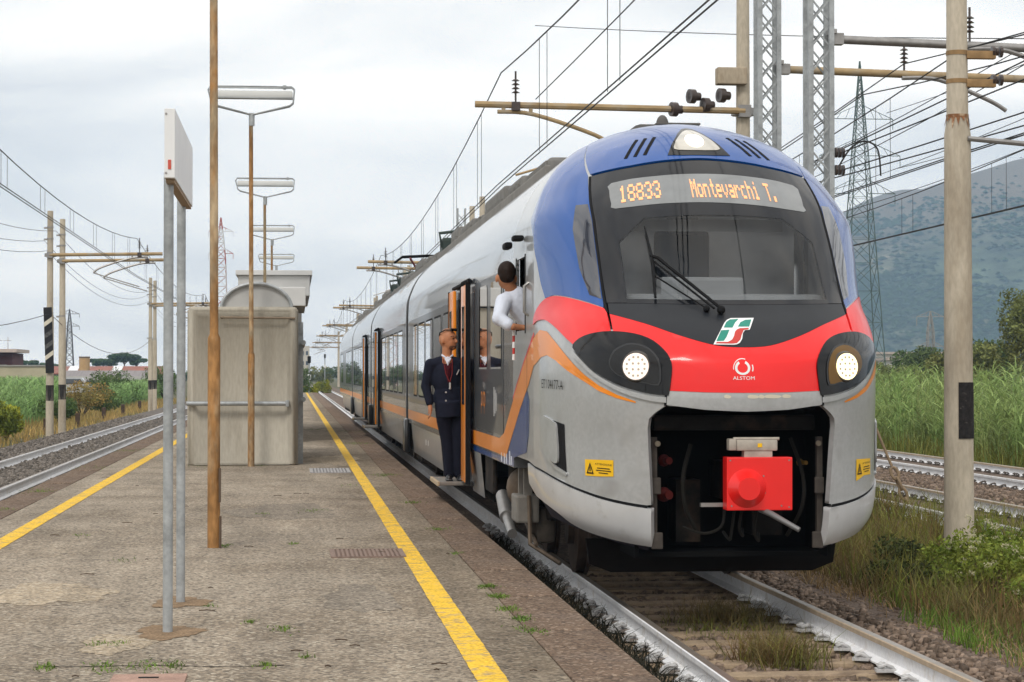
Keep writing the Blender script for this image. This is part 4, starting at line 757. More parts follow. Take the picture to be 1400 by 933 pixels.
T = MB(); T.tube([(-.09, -.10, 1.46), (-.06, -.140, 1.28), (-.015, -.150, 1.18)], .006, 6).tube([(.02, -.10, 1.46), (.015, -.14, 1.28), (-.015, -.150, 1.18)], .006, 6); T.build('lanyard', mat('lanyard_red', (.16, .012, .012), .7), con)
T = MB(); T.box((-.012, -.155, 1.145), (.022, .01, .06), bev=.004).ball((-.012, -.158, 1.105), .016, 8, 6); T.build('whistle', mat('whistle', (.55, .55, .55), .3, .8), con)
for z_ in (1.06, .96, .88): T = MB(); T.disc((-.06, -.143, z_), (0, -1, 0), .011, .008, 10); T.build('button', MATS['whistle'], con)
T = MB(); T.box((.085, -.118, 1.30), (.012, .01, .07), M=Matrix.Rotation(R(25), 4, 'Y')); T.build('pen', MATS['whistle'], con)
T = MB(); T.tube([(-.115, -.03, 1.70), (-.08, -.078, 1.735), (-.02, -.072, 1.765), (.035, -.045, 1.765)], .007, 6).box((.045, -.030, 1.768), (.02, .05, .032), bev=.006).box((.05, .030, 1.768), (.02, .05, .032), bev=.006).tube([(-.02, .072, 1.765), (.035, .045, 1.765)], .006, 6); headed(T); T.build('sunglasses', INK, con, True)
T = MB(); T.ball((.020, 0, 1.592), (.050, .056, .046), 14, 10); T.ball((.048, 0, 1.587), (.028, .032, .026), 10, 8); headed(T); remesh('stubble', T, .008, mat('stubble', (.12, .055, .03), .7, 0, var=.2, vs=60), con, 1)
T = MB(); T.ball((.066, 0, 1.598), (.012, .020, .006), 10, 6); headed(T); T.build('mouth', mat('lip', (.26, .09, .06), .5), con, True)
T = MB()
for sy in (-1, 1): T.ball((.060, sy * .032, 1.672), (.008, .011, .006), 8, 6)
headed(T); T.build('eyes', INK, con); T = MB()
for sy in (-1, 1): T.tube([(.062, sy * .012, 1.697), (.058, sy * .035, 1.700), (.040, sy * .055, 1.692)], .005, 6)
headed(T); T.build('eyebrows', HAIR, con)

drv = empty('person', (2.12, 19.95, 2.20), 'dark haired person in white shirt leaning out of the cab window', 'person')
B = MB(); hx, hy, hz = -.20, -.10, .60                 # head, seen from behind and looking back along the train
B.ball((hx, hy, hz), (.080, .098, .112), 20, 14); B.ball((hx - .01, hy + .05, hz - .04), (.062, .06, .08)); B.ball((hx - .012, hy + .075, hz - .09), (.034, .034, .028)); B.ball((hx - .012, hy + .115, hz - .02), (.013, .02, .017))
for sx in (-1, 1): B.ball((hx + sx * .088, hy + .012, hz - .03), (.014, .022, .036), 10, 8)
cap(B, [(hx + .02, hy - .01, hz - .08), (-.13, -.06, .44)], [.055, .062]); cap(B, [(-.10, -.04, .40), (.16, 0, .10)], [.10, .11])
cap(B, [(-.23, -.11, .36), (-.27, -.22, .20), (-.16, -.30, .13), (-.08, -.28, .125)], [.045, .040, .034, .026]); hand(B, (-.075, -.28, .125), (1, .1, -.15), (0, 1, 0), .6)
remesh('body', B, .008, SKIN, drv, 3)
J = MB(); cap(J, [(-.11, -.05, .385), (.02, -.02, .25), (.2, 0, .05)], [.125, .145, .15]); cap(J, [(-.20, -.11, .375), (-.10, -.05, .42), (0, .05, .40)], [.075, .085, .075]); cap(J, [(-.225, -.11, .36), (-.275, -.22, .205), (-.20, -.28, .15)], [.078, .070, .058])
remesh('shirt', J, .010, SHIRT, drv, 4)
J = MB(); J.ball((hx + .002, hy - .012, hz + .034), (.085, .098, .100), 20, 12); J.ball((hx, hy - .048, hz - .005), (.072, .060, .075), 16, 10); remesh('hair', J, .009, HAIR, drv, 2)
bt = root('signal_baton', (1.98, 19.74, 2.3), 'red and white striped baton hanging below the cab window', 'baton')
for k in range(6):
    m_ = MB(); m_.tube([(1.975, 19.72, 2.36 - k * .055), (1.973, 19.72, 2.36 - (k + 1) * .055)], .012, 8); m_.build('baton_band', REDINK if k in (2, 4) else WHITEINK, bt)
# ================================================================== OVERHEAD LINE
def cmast(name, x, y, h, label, r0=.17, r1=.11, neck=None, z0=-.35, group='concrete overhead line masts'):
    t = root(name, (x, y, z0), label, 'mast', group)
    m_ = MB()
    if neck: m_.tube([(x, y, z0), (x, y, neck - .12), (x, y, neck), (x, y, z0 + h)], [r0, r0 * .93, r0 * .80, r1], 18)
    else: m_.tube([(x, y, z0), (x, y, z0 + h)], [r0, r1], 14)
    m_.build('shaft', CONC, t, True)
    return t
def insul(mb, p, h=.5, r_=.05):
    p = Vector(p); mb.tube([p, p + Vector((0, 0, h))], .018, 6)
    for k in range(4): mb.disc(p + Vector((0, 0, h * (.35 + .12 * k))), (0, 0, 1), r_ * 1.2, .025, 10, r_ * .6)
def bracket(t, xm, y, zb, xend, xw, sgn, near=True):
    """beam across to the track with a post insulator for the carrier wire and a curved registration arm"""
    m_ = MB(); m_.tube([(xm, y - .16, zb), (xend, y - .16, zb + .06)], .055 if near else .06, 8); m_.build('beam', BEAM, t, True)
    m_ = MB(); insul(m_, (xw, y - .16, zb + .06), .55, .06); m_.box((xw, y - .16, zb + .03), (.14, .14, .14)); m_.build('insulator', INSUL, t)
    a = xw + .6 * sgn
    m_ = MB(); m_.tube(crv([(a - .9 * sgn, y - .16, zb - .06), (a - .3 * sgn, y - .16, zb - .10), (a + .7 * sgn, y - .16, zb - .42), (a + 1.0 * sgn, y - .16, zb - .62)], 5), .035, 8); m_.tube([(a + 1.0 * sgn, y - .16, zb - .62), (xw + .0, y - .16, zb - 1.1)], .022, 6); m_.box((a - .8 * sgn, y - .16, zb - .02), (.06, .06, .12)).box((a - .35 * sgn, y - .16, zb - .03), (.06, .06, .16)); m_.build('registration_arm', BEAM if near else STEEL, t, True)
    m_ = MB(); m_.disc((xm, y, zb - .06), (0, 0, 1), .2, .12, 14).box((xm, y - .14, zb), (.2, .12, .2)); m_.build('clamp', STEEL, t)
def lattice(x, y, h, label, w=.34, z0=-.3, name='lattice_mast', mat_=None, group='grey lattice masts beside the train track'):
    mat_ = mat_ or GALV; t = root(name, (x, y, z0), label, 'mast', group)
    for sx in (-1, 1):
        for sy in (-1, 1): m_ = MB(); m_.box((x + sx * w / 2, y + sy * w / 2, z0 + h / 2), (.07, .07, h)); m_.build('chord', mat_, t)
    for sy in (-1, 1):
        m_ = MB(); z = z0; k = 0
        while z < z0 + h - .3:
            m_.bar((x - w / 2, y + sy * w / 2, z), (x + w / 2, y + sy * w / 2, z + .36), .022).bar((x + w / 2, y + sy * w / 2 + .02, z), (x - w / 2, y + sy * w / 2 + .02, z + .36), .022); z += .36
        m_.build('bracing', mat_, t)
    return t
MX = 7.45
# nearest: big concrete mast on the right, with two clamps and a black plate
t = root('concrete_mast', (MX, 24.1, -.3), 'thick tapering concrete mast in the weeds, nearest on the right', 'mast', 'concrete overhead line masts')
m_ = MB(); m_.tube([(MX, 24.1, -.3), (MX, 24.12, 4.60), (MX, 24.12, 4.78), (MX - .02, 24.12, 9.2)], [.170, .148, .122, .098], 26); m_.build('shaft', CONC, t, True)
m_ = MB()
for k in range(14): 
    a = k / 14 * 6.28; m_.add([(MX + .124 * math.cos(a - .2), 24.12 + .124 * math.sin(a - .2), 4.80), (MX + .124 * math.cos(a + .2), 24.12 + .124 * math.sin(a + .2), 4.80), (MX + .155 * math.cos(a), 24.12 + .155 * math.sin(a), 4.66 + .04 * (k % 3))], [(0, 1, 2)])
m_.disc((MX, 24.12, 4.79), (0, 0, 1), .127, .04, 20); m_.build('rusty_collar', mat('rust', (.22, .10, .045), .85, 0, var=.3, vs=20, col2=(.4, .3, .2), c2s=15), t)
for z_ in (5.18, 5.50):
    m_ = MB(); m_.disc((MX, 24.12, z_), (0, 0, 1), .126, .05, 20).box((MX + .25, 24.06, z_), (.34, .09, .09), bev=.01); m_.build('clamp', mat('clamp_rust', (.30, .19, .09), .7, .2, var=.2, vs=10), t, True)
    m_ = MB()
    for k in range(3): m_.disc((MX + .38 + .045 * k, 24.06, z_ + .04), (1, 0, 0), .065 if k % 2 == 0 else .045, .03, 10)
    m_.build('insulator', INSUL, t)
m_ = MB(); 
for k in range(7): 
    a0, a1 = R(-108 + k * 13), R(-108 + (k + 1) * 13); r_ = .168; m_.add([(MX + r_ * math.cos(a0), 24.1 + r_ * math.sin(a0), 1.18), (MX + r_ * math.cos(a1), 24.1 + r_ * math.sin(a1), 1.18), (MX + (r_ - .004) * math.cos(a1), 24.1 + (r_ - .004) * math.sin(a1), 1.81), (MX + (r_ - .004) * math.cos(a0), 24.1 + (r_ - .004) * math.sin(a0), 1.81)], [(0, 1, 2, 3)])
m_.build('black_plate', mat('plate_black', (.022, .02, .02), .8, 0, var=.4, vs=18, col2=(.07, .06, .055), c2lo=.62, c2hi=.7, c2s=22), t)
m_ = MB(); m_.tube([(MX + .08, 24.0, 4.55), (11.2, 24.0, 4.25)], .03, 8); m_.build('stay_tube', STEEL, t, True)

t = cmast('concrete_mast', MX, 36., 9.5, 'slim concrete mast behind the train carrying the long tan beam', .15, .10)
bracket(t, MX, 36., 6.27, 2.95, 3.62, 1)
m_ = MB(); m_.box((MX - .22, 35.9, 6.85), (.5, .25, .28), bev=.02); m_.build('bracket_box', CONC2, t); m_ = MB()
for k, (xx, zz_) in enumerate(((-.45, 6.52), (-.72, 6.36), (-.95, 6.50), (-1.25, 6.28))): m_.disc((MX + xx, 35.8, zz_), (1, .3, 0), .12, .1, 12).disc((MX + xx, 35.8, zz_), (1, .3, 0), .07, .2, 10)
m_.build('tension_pulley', INSUL, t, True)
l1 = lattice(MX, 34.1, 10, 'grey lattice mast right behind the train roof lamp', .30); l2 = lattice(MX, 30.7, 10, 'taller grey lattice mast nearer the pylon, behind the blue roof edge', .30)
for t, y, z_, xe in ((l1, 34.1, 6.72, 14.5), (l2, 30.7, 6.68, 13.5)):
    m_ = MB(); m_.tube([(MX + .2, y - .05, z_), (xe, y - .05, z_ - .18)], .062, 10); m_.build('beam', BEAM if t is l1 else STEEL, t, True)
    m_ = MB(); m_.box((MX + .26, y - .05, z_), (.16, .16, .16)).box((MX + .18, y - .05, z_ + .1), (.1, .24, .06)); m_.build('beam_clamp', STEEL, t)
    for xi in (TB, 13.3):
        m_ = MB(); insul(m_, (xi, y - .05, z_ - .06), .55, .06); m_.build('insulator', INSUL, t)
    m_ = MB(); m_.tube(crv([(9.6, y - .1, z_ - .12), (10.2, y - .1, z_ - .14), (11.0, y - .1, z_ - .45), (11.3, y - .1, z_ - .62)], 5), .035, 8); m_.build('registration_arm', STEEL, t, True)
    for k, zz_ in enumerate((5.05, 4.8)):
        m_ = MB()
        for j in range(3): m_.disc((MX + .2 + .05 * j, y - .15, zz_), (1, 0, 0), .075, .03, 10)
        m_.build('side_insulator', INSUL, t)
ordn = ['second', 'third', 'fourth', 'fifth', 'sixth', 'seventh', 'eighth']
for k in range(1, 7):
    y = 36 + 56 * k
    for j, yy in enumerate((y, y - 5.)):
        t = cmast('concrete_mast', MX, yy, 9.3, 'slim concrete mast beyond the train roof, %s pair, %s of the two' % (ordn[k - 1], ('farther', 'nearer')[j]), .16, .11)
        bracket(t, MX, yy, 6.27, 2.6 + .3 * j, 3.3 + .3 * j, 1, False)
        if k <= 3:
            m_ = MB(); m_.tube([(MX, yy - .16, 5.9), (TB + .8, yy - .16, 5.95)], .05, 8); m_.build('beam', BEAM, t, True)
    if k <= 2: lattice(MX, y + 6, 9.6, 'small lattice mast far down the line, %s group' % ordn[k - 1], .34)
for k in range(0, 6):
    y = 78 + 54 * k
    for j, yy in enumerate((y, y + 4.1)):
        t = cmast('concrete_mast', -8.5, yy, 8.0, 'concrete mast beyond the left track, %s pair from the camera, %s one' % ((['first'] + ordn)[k], ('nearer', 'farther')[j]), .14, .10, 4.0, -.4)
        bracket(t, -8.5, yy, 6.05, -4.6, -5.4, -1, False)
        m_ = MB(); m_.tube([(-8.5, yy, .95), (-8.5, yy, 1.50)], .139, 14); m_.build('dark_band', mat('band_black', (.03, .027, .025), .8, 0, var=.3, vs=14), t, True)
        m_ = MB()
        for z_ in (7.0, 6.6, 4.0): m_.disc((-8.5, yy, z_), (0, 0, 1), .12, .05, 12).box((-8.62, yy, z_), (.2, .06, .06))
        m_.build('clamp', STEEL, t)
    if k == 0:
        bd = root('striped_marker_board', (-8.52, 77.85, 1.9), 'tilted black marker board with white diagonal stripes on a mast', 'sign')
        Mx = Matrix.Translation((-8.52, 77.80, 3.07)) @ Matrix.Rotation(R(-2.2), 4, 'Y')
        m_ = MB(); m_.box((0, 0, 0), (.29, .03, 2.3), M=None); m_.v = [tuple(Mx @ Vector(v)) for v in m_.v]; m_.build('board', mat('board_black', (.025, .025, .027), .7), bd)
        for z_, c_ in ((.62, .5), (.20, .06), (-.18, .06), (-.55, .5)):
            m_ = MB(); m_.add([Mx @ Vector(p) for p in ((-.145, -.018, z_ - .16), (.145, -.018, z_ + .04), (.145, -.018, z_ + .20), (-.145, -.018, z_))], [(0, 1, 2, 3)]); m_.build('stripe', mat('stripe_white', (.62, .58, .48), .8) if c_ > .1 else mat('stripe_worn', (.09, .09, .088), .8, 0, var=.5, vs=20), bd)

# wires. one thing for each wire; droppers hang from the carrier they belong to
def wirepts(pts, sag, n=14):
    o = []
    for a, b_ in zip(pts[:-1], pts[1:]):
        a, b_ = Vector(a), Vector(b_)
        for k in range(n): u_ = k / n; p = a.lerp(b_, u_); p.z -= sag * 4 * u_ * (1 - u_); o.append(p)
    o.append(Vector(pts[-1])); return o
def wire(name, pts, sag, label, r_=.009, group='overhead wires', n=14, droppers=None):
    P = wirepts(pts, sag, n); b_ = P[0]; m_ = MB(); m_.tube(P, r_, 5, False); o = m_.build(name, WIRE, None, True, label, 'wire', group)
    if droppers:
        lowz, dx = droppers
        for i in range(len(pts) - 1):
            a, c_ = Vector(pts[i]), Vector(pts[i + 1]); L_ = (c_ - a).length
            if a.y > 170: break
            k = 4.
            while k < L_ - 2:
                for e in (0, .9):
                    u_ = (k + e) / L_
                    if u_ >= 1: continue
                    p = a.lerp(c_, u_); p.z -= sag * 4 * u_ * (1 - u_)
                    if p.z - lowz > .12: d_ = MB(); d_.tube([p, (p.x + dx, p.y, lowz)], .0045, 4, False); d_.build('dropper', WIRE, o)
                k += 6.5
    return o
ys = [-20, 35.85] + [36 + 56 * k for k in range(1, 7)]
wire('carrier_wire', [(3.5 + .12 * (-1) ** i, y, 6.85) for i, y in enumerate(ys)], .75, 'upper sagging carrier wire above the train with hanging droppers', .011, droppers=(5.01, 0))
for s_ in (-.035, .035): wire('contact_wire', [(3.5 + .15 * (-1) ** i + s_, y, 5.0) for i, y in enumerate(ys)], .0, 'contact wire of the close pair low above the train, %s one' % ('left' if s_ < 0 else 'right'), .009, n=4)
wire('feeder_wire', [(3.95, 35.8, 6.42), (5.6, -20, 8.3)], .3, 'single wire rising from the tan beam towards the upper right', .009)
ysl = [24, 78.0] + [78 + 54 * k for k in range(1, 6)]
wire('carrier_wire', [(-5.4 + .1 * (-1) ** i, y, 6.65) for i, y in enumerate(ysl)], .75, 'upper sagging carrier wire above the left track with hanging droppers', .011, droppers=(5.36, 0))
for s_ in (-.04, .04): wire('contact_wire', [(-5.4 + .15 * (-1) ** i + s_, y, 5.35) for i, y in enumerate(ysl)], 0, 'contact wire of the pair above the left track, %s one' % ('left' if s_ < 0 else 'right'), .010, n=4)
for k, (x, z_) in enumerate(((-8.3, 6.9), (-8.7, 6.55), (-8.6, 6.2))): wire('feeder_wire', [(x, 24, z_ - .1), (x, 78, z_)] + [(x, 78 + 54 * i, z_) for i in range(1, 6)], .9, 'thin feeder wire along the left masts, %s of three' % ('highest', 'middle', 'lowest')[k], .009)
wire('earth_wire', [(-14, 40, 4.3), (-8.5, 78, 4.0), (-8.5, 132, 3.9)], 1.1, 'low slack wire looping between the left masts', .012)
for nm, x, z0_, zc_ in (('middle', TB, 6.55, 5.05), ('outer', TC, 6.55, 5.05)):
    yy = [-10, 30.5, 87, 143, 199]
    wire('carrier_wire', [(x + .12 * (-1) ** i, y, z0_) for i, y in enumerate(yy)], .8, 'sagging carrier wire above the %s track on the right' % nm, .011, droppers=(zc_, 0))
    for s_ in (-.04, .04): wire('contact_wire', [(x + .15 * (-1) ** i + s_, y, zc_) for i, y in enumerate(yy)], 0, 'contact wire above the %s right hand track, %s of the pair' % (nm, 'left' if s_ < 0 else 'right'), .010, n=4)
FW = [((7.75, 30.6, 5.05), (12.0, -8, 7.6), 'upper wire from the near lattice mast to the right edge'), ((7.75, 30.6, 4.8), (12.6, -8, 6.7), 'lower wire from the near lattice mast to the right edge'), ((7.75, 34.0, 5.05), (12.4, -8, 8.8), 'wire from the far lattice mast across the pylon'), ((7.75, 34.0, 4.8), (13.2, -8, 6.2), 'low wire from the far lattice mast to the right'),
      ((6.6, 60, 11.5), (19, 24.0, 6.0), 'thin wire descending to the right behind the thick mast'), ((17.5, 28, 9.5), (16.5, 60, 9.2), 'high wire far right'), ((18.6, 28, 8.2), (17.8, 64, 8.0), 'second high wire far right')]
for k, (x, z_) in enumerate(((8.1, 5.9), (8.7, 6.35), (11.4, 6.9), (12.1, 7.6), (15.2, 7.2), (15.8, 8.1))): wire('feeder_wire', [(x, -10, z_), (x, 30.7, z_), (x, 87, z_), (x, 143, z_)], .8, 'feeder wire parallel to the right hand tracks, %s from the train' % (['first'] + ordn)[k], .009)
for a, c_, lb in FW: wire('feeder_wire', [a, c_], .25, lb, .010)
wire('jumper_wire', crv([(8.3, 33, 5.05), (8.5, 33, 5.36), (8.72, 33, 5.48), (8.93, 33, 5.36), (8.98, 33, 4.95)], 5), 0, 'looped jumper cable hanging in front of the pylon', .014, n=1)
# ================================================================== PLATFORM FURNITURE
PLM = mat('rusted_ground', (.215, .145, .085), .95, 0, var=.25, vs=12, fine=.3, fs=60)
def patch_ground(x, y, rx, ry, parent, m, z=.0045, n=60, seed=0):
    r_ = np.random.default_rng(seed); V = [(x, y, PZ + z)]; 
    for k in range(n): a = 6.283 * k / n; q_ = (.85 + .12 * math.sin(3 * a + seed) + .08 * math.sin(7 * a)) * r_.uniform(.9, 1.08); V.append((x + rx * q_ * math.cos(a), y + ry * q_ * math.sin(a), PZ + z - .001))
    m_ = MB(); m_.add(V, [(0, k + 1, (k + 1) % n + 1) for k in range(n)]); return m_.build('rust_stain', m, parent)
SAND = mat('sandy_patch', (.37, .30, .215), .95, 0, var=.14, vs=3, fine=.35, fs=48, bump=.5, bs=90); speckle(SAND, 42, (.13, .11, .085), (.52, .46, .37), .7)
TAR = mat('tar_patch', (.225, .19, .15), .95, 0, var=.14, vs=3, fine=.35, fs=48, bump=.5, bs=90); speckle(TAR, 42, (.08, .07, .055), (.40, .35, .28), .7)
for k, (x, y, rx, ry, m) in enumerate(((-1.0, 12.6, .24, .55, SAND), (-1.7, 15.5, .5, .9, SAND), (.45, 15.0, .28, 1.1, TAR), (-.1, 24.5, .7, 1.6, TAR), (.75, 39, .5, 2.6, SAND))): patch_ground(x, y, rx, ry, plat, m, z=.003, seed=k + 20).name = 'asphalt_patch'
# sign seen end-on
sg_ = root('station_sign', (-.74, 13.9, PZ), 'white boxed sign seen edge-on, on two galvanised posts', 'sign')
for x, y, s_ in ((-.74, 13.12, 1), (-.752, 14.83, 2)):
    m_ = MB(); m_.tube([(x, y, PZ), (x, y, 3.10)], .0295, 18); m_.build('post', GALV, sg_, True)
    patch_ground(x, y, .22, .42, sg_, PLM, seed=s_)
m_ = MB(); m_.box((-.722, 14.0, 3.25), (.062, 2.24, .405), bev=.004); bdx = m_.build('board', WHITEP, sg_)
m_ = MB(); m_.box((-.722, 12.878, 3.125), (.018, .004, .055)); m_.build('red_tag', mat('tag_red', (.55, .10, .07), .6), bdx)
m_ = MB()
for x, z in ((-.742, 3.42), (-.742, 3.075)): m_.disc((x, 12.881, z), (0, -1, 0), .007, .004, 10)
m_.build('screws', STEEL, bdx)
m_ = MB(); m_.box((-.722, 14.0, 3.036), (.05, 2.1, .02)); m_.build('lower_channel', mat('channel', (.30, .22, .15), .7, .2), bdx)
# lamp posts
def lamp(y, label, first=None, h=5.45, m=RUSTP):
    x = -.70
    t = root('platform_lamp', (x, y, PZ), label, 'lamp post', 'tube lamp posts along the platform')
    zt = PZ + 5.79
    m_ = MB(); m_.tube([(x, y, PZ), (x, y, 2.22), (x, y, 2.26), (x - .012, y, zt)], [.055, .055, .038, .034], 16); m_.build('pole', m, t, True)
    m_ = MB(); m_.tube([(x, y, zt - .18), (x, y, zt + .03)], .048, 12); m_.build('top_sleeve', GALV, t, True)
    br = MB()
    for dy in (-.09, .09):
        br.tube([(x, y + dy * .4, zt), (x - .60, y + dy, zt + .15), (x - .66, y + dy, zt + .20), (x - .71, y + dy, zt + .40), (x - .68, y + dy, zt + .46), (x + .66, y + dy, zt + .46), (x + .70, y + dy, zt + .42), (x + .68, y + dy, zt + .20), (x + .62, y + dy, zt + .15), (x, y + dy * .4, zt)], .013, 8)
    br.tube([(x + .55, y - .09, zt + .46), (x + .55, y + .09, zt + .46)], .012, 6).box((x + .54, y, zt + .46), (.05, .2, .05)); br.build('bracket', GALV, t, True)
    m_ = MB(); m_.box((x, y, zt + .34), (1.34, .16, .115), bev=.03); m_.build('lamp_housing', mat('diffuser', (.62, .63, .62), .5, 0, var=.04), t, True)
    m_ = MB(); m_.box((x, y, zt + .275), (1.36, .17, .02), bev=.005); m_.build('housing_rim', GALV, t)
    return t
lamp(19.46, 'nearest rusty brown lamp pole running out of the top of the picture')
lamp(36.36, 'rusty tube lamp post standing right before the shelter panel', m=RUSTP)
lamp(53.4, 'second tube lamp seen above the shelter roof, pale tan pole', m=RUSTG)
lamp(70.4, 'third tube lamp down the platform, above the shelter'); lamp(87.4, 'fourth and smallest tube lamp down the platform', m=RUSTG)
m_ = MB(); m_.tube([(-.64, 19.40, PZ), (-.64, 19.40, PZ + .28)], .012, 6).box((-.645, 19.40, PZ + .55), (.02, .03, .3)); m_.build('cable_stub', mat('cable', (.10, .07, .05), .8), None, label='short cable stub at the foot of the nearest lamp pole', cat='cable')

# shelter: dished grey panels, tubular arch and rails
sh = root('platform_shelter', (-.84, 40, PZ), 'grey moulded platform shelter with tube rails and arched end', 'shelter')
x0, x1, yf, yb, zt = -1.74, .04, 36.75, 42.6, 3.02
def dish(x0_, x1_, y, z0, z1, nm):
    m_ = MB(); w = .10; d = .085
    o = [(x0_, z0), (x1_, z0), (x1_, z1), (x0_, z1)]; i1 = [(x0_ + w, z0 + w * .3), (x1_ - w, z0 + w * .3), (x1_ - w, z1 - w * .8), (x0_ + w, z1 - w * .8)]; i2 = [(x0_ + w + .07, z0 + .05), (x1_ - w - .07, z0 + .05), (x1_ - w - .07, z1 - w - .08), (x0_ + w + .07, z1 - w - .08)]
    V = [(x, y, z) for x, z in o] + [(x, y - .01, z) for x, z in i1] + [(x, y + d, z) for x, z in i2] + [(x, y + .16, z) for x, z in o]
    F = [(8, 9, 10, 11)]
    for k in range(4): j = (k + 1) % 4; F += [(k, j, 4 + j, 4 + k), (4 + k, 4 + j, 8 + j, 8 + k), (k, 12 + k, 12 + j, j)]
    m_.add(V, F); bm = bmesh.new(); me = m_.mesh(); bm.from_mesh(me); bmesh.ops.bevel(bm, geom=[e for e in bm.edges], offset=.018, segments=2, affect='EDGES'); bm.to_mesh(me); bm.free(); o_ = link(nm, me, SHELT, sh, True); return o_
dish(x0, x1, yf, PZ, zt, 'end_panel')
m_ = MB()
for k in range(4):
    ya = yf + .17 + k * 1.45; m_.box((x1 - .02, ya + .72, PZ + 1.28), (.10, 1.40, 2.56), bev=.03)
    pn = MB(); pn.box((x1 - .02, ya + .72, PZ + 1.30), (.10, 1.40, 2.60), bev=.03); pn.build('side_panel', SHELT, sh)
    pn = MB(); pn.box((x0 + .02, ya + .72, PZ + 1.30), (.10, 1.40, 2.60), bev=.03); pn.build('side_panel', SHELT, sh)
pn = MB(); n = 18; cx = (-1.20 - .05) / 2 + .0; arc = [(cx + .585 * math.cos(t), zt - .03 + .42 * math.sin(t)) for t in np.linspace(0, math.pi, n)]
pn.tube([(x, yf + .12, z) for x, z in arc], .03, 8); pn.build('arch_tube', GALV, sh, True)
pn = MB(); pn.add([(x, y, z - .02) for y in (yf + .16, yb) for x, z in arc], [(k, k + 1, n + k + 1, n + k) for k in range(n - 1)] + [tuple(range(n))]); pn.build('vault_roof', mat('vault', (.42, .42, .41), .6, 0, var=.08), sh)
pn = MB(); pn.tube([(x0 - .03, yf - .07, 1.41), (x1 - .16, yf - .07, 1.41)], .038, 12).box((x1 - .15, yf - .05, 1.41), (.06, .12, .11), bev=.01); pn.build('end_rail', GALV, sh, True)
pn = MB(); pn.tube([(x0 + .55, yf - .03, 2.84), (x1 - .02, yf - .03, 2.83)], .018, 8); pn.ball((x0 + .55, yf - .03, 2.84), .03, 8, 6); pn.build('conduit', mat('conduit', (.22, .17, .12), .7, .2), sh, True)
for z_ in (2.43, 1.47):
    pn = MB(); pn.tube([(x1 + .12, yf + .5, z_), (x1 + .12, yb, z_)], .042, 12).box((x1 + .06, yf + 1.2, z_), (.12, .08, .08)); pn.build('side_rail', GALV, sh, True)
pn = MB(); pn.box((x1 + .07, yf + .75, PZ + 1.2), (.09, .09, 2.4)); pn.build('side_post', GALV, sh)
# white kiosk behind the shelter
ks = root('service_kiosk', (-.6, 60, PZ), 'white panelled kiosk with banded flat roof behind the shelter', 'kiosk')
pn = MB(); pn.box((-.46, 59.4, PZ + 1.72), (1.30, 8.0, 3.42)); pn.build('wall', PALEW, ks)
pn = MB(); pn.box((-.50, 59.4, 4.10), (1.78, 8.8, .52), bev=.03); pn.build('roof_box', mat('kiosk_roof', (.50, .50, .49), .6, 0, var=.06), ks)
pn = MB(); pn.box((-.50, 59.4, 4.42), (1.9, 9.0, .12), bev=.01); pn.build('roof_band', PALEW, ks)
pn = MB(); pn.box((-.22, 52.0, 3.62), (.95, 6., .42), bev=.02); pn.build('lower_band', PALEW, ks); pn = MB(); pn.box((-.28, 52.0, PZ + 1.5), (.7, 5.8, 3.0)); pn.build('lower_wall', SHELT, ks)

# drain grates and plate
def grate(x, y, w, l, bars, colr, label):
    t = root('drain_grate', (x, y, PZ), label, 'drain'); m_ = MB(); z = PZ + .006
    for sx in (-1, 1): m_.box((x + sx * w / 2, y, z), (.025, l, .012))
    for sy in (-1, 1): m_.box((x, y + sy * l / 2, z), (w, .025, .0125))
    gm = mat('grate_' + label[:4], colr, .8, .2, var=.25, vs=20); m_.build('frame', gm, t)
    m_ = MB(); m_.add([(x - w / 2, y - l / 2, PZ + .003), (x + w / 2, y - l / 2, PZ + .003), (x + w / 2, y + l / 2, PZ + .003), (x - w / 2, y + l / 2, PZ + .003)], [(0, 1, 2, 3)]); m_.build('pit', INK, t)
    bme = MB().box((0, 0, 0), (w * .96 / bars * .55, l * .96, .010)).mesh('bar'); bme.materials.append(gm)
    for k in range(bars): o = link('bar', bme, None, t); o.location = (x - w / 2 + w * (k + .5) / bars, y, z)
    bme = MB().box((0, 0, 0), (w * .96, .035, .011)).mesh('cross_bar'); bme.materials.append(gm)
    for k in range(1, 6): o = link('cross_bar', bme, None, t); o.location = (x, y - l / 2 + l * k / 6, z)
grate(.62, 18.66, .60, .78, 16, (.23, .165, .135), 'rusty brown drain grate beside the right hand yellow line'); grate(.56, 34.6, .60, 1.5, 12, (.36, .35, .35), 'pale grey drain grate near the shelter corner')
t = root('access_cover', (-.72, 11.1, PZ), 'reddish metal access cover at the bottom edge of the platform', 'cover'); m_ = MB(); m_.box((-.72, 10.95, PZ + .004), (.37, .6, .014), bev=.004); m_.build('plate', mat('cover_pink', (.36, .23, .18), .85, .1, var=.2, vs=8, fine=.15, fs=80), t); m_ = MB(); m_.box((-.72, 11.1, PZ + .0125), (.10, .025, .006)).box((-.72, 10.8, PZ + .0125), (.10, .025, .006)); m_.build('lift_slot', INK, t)
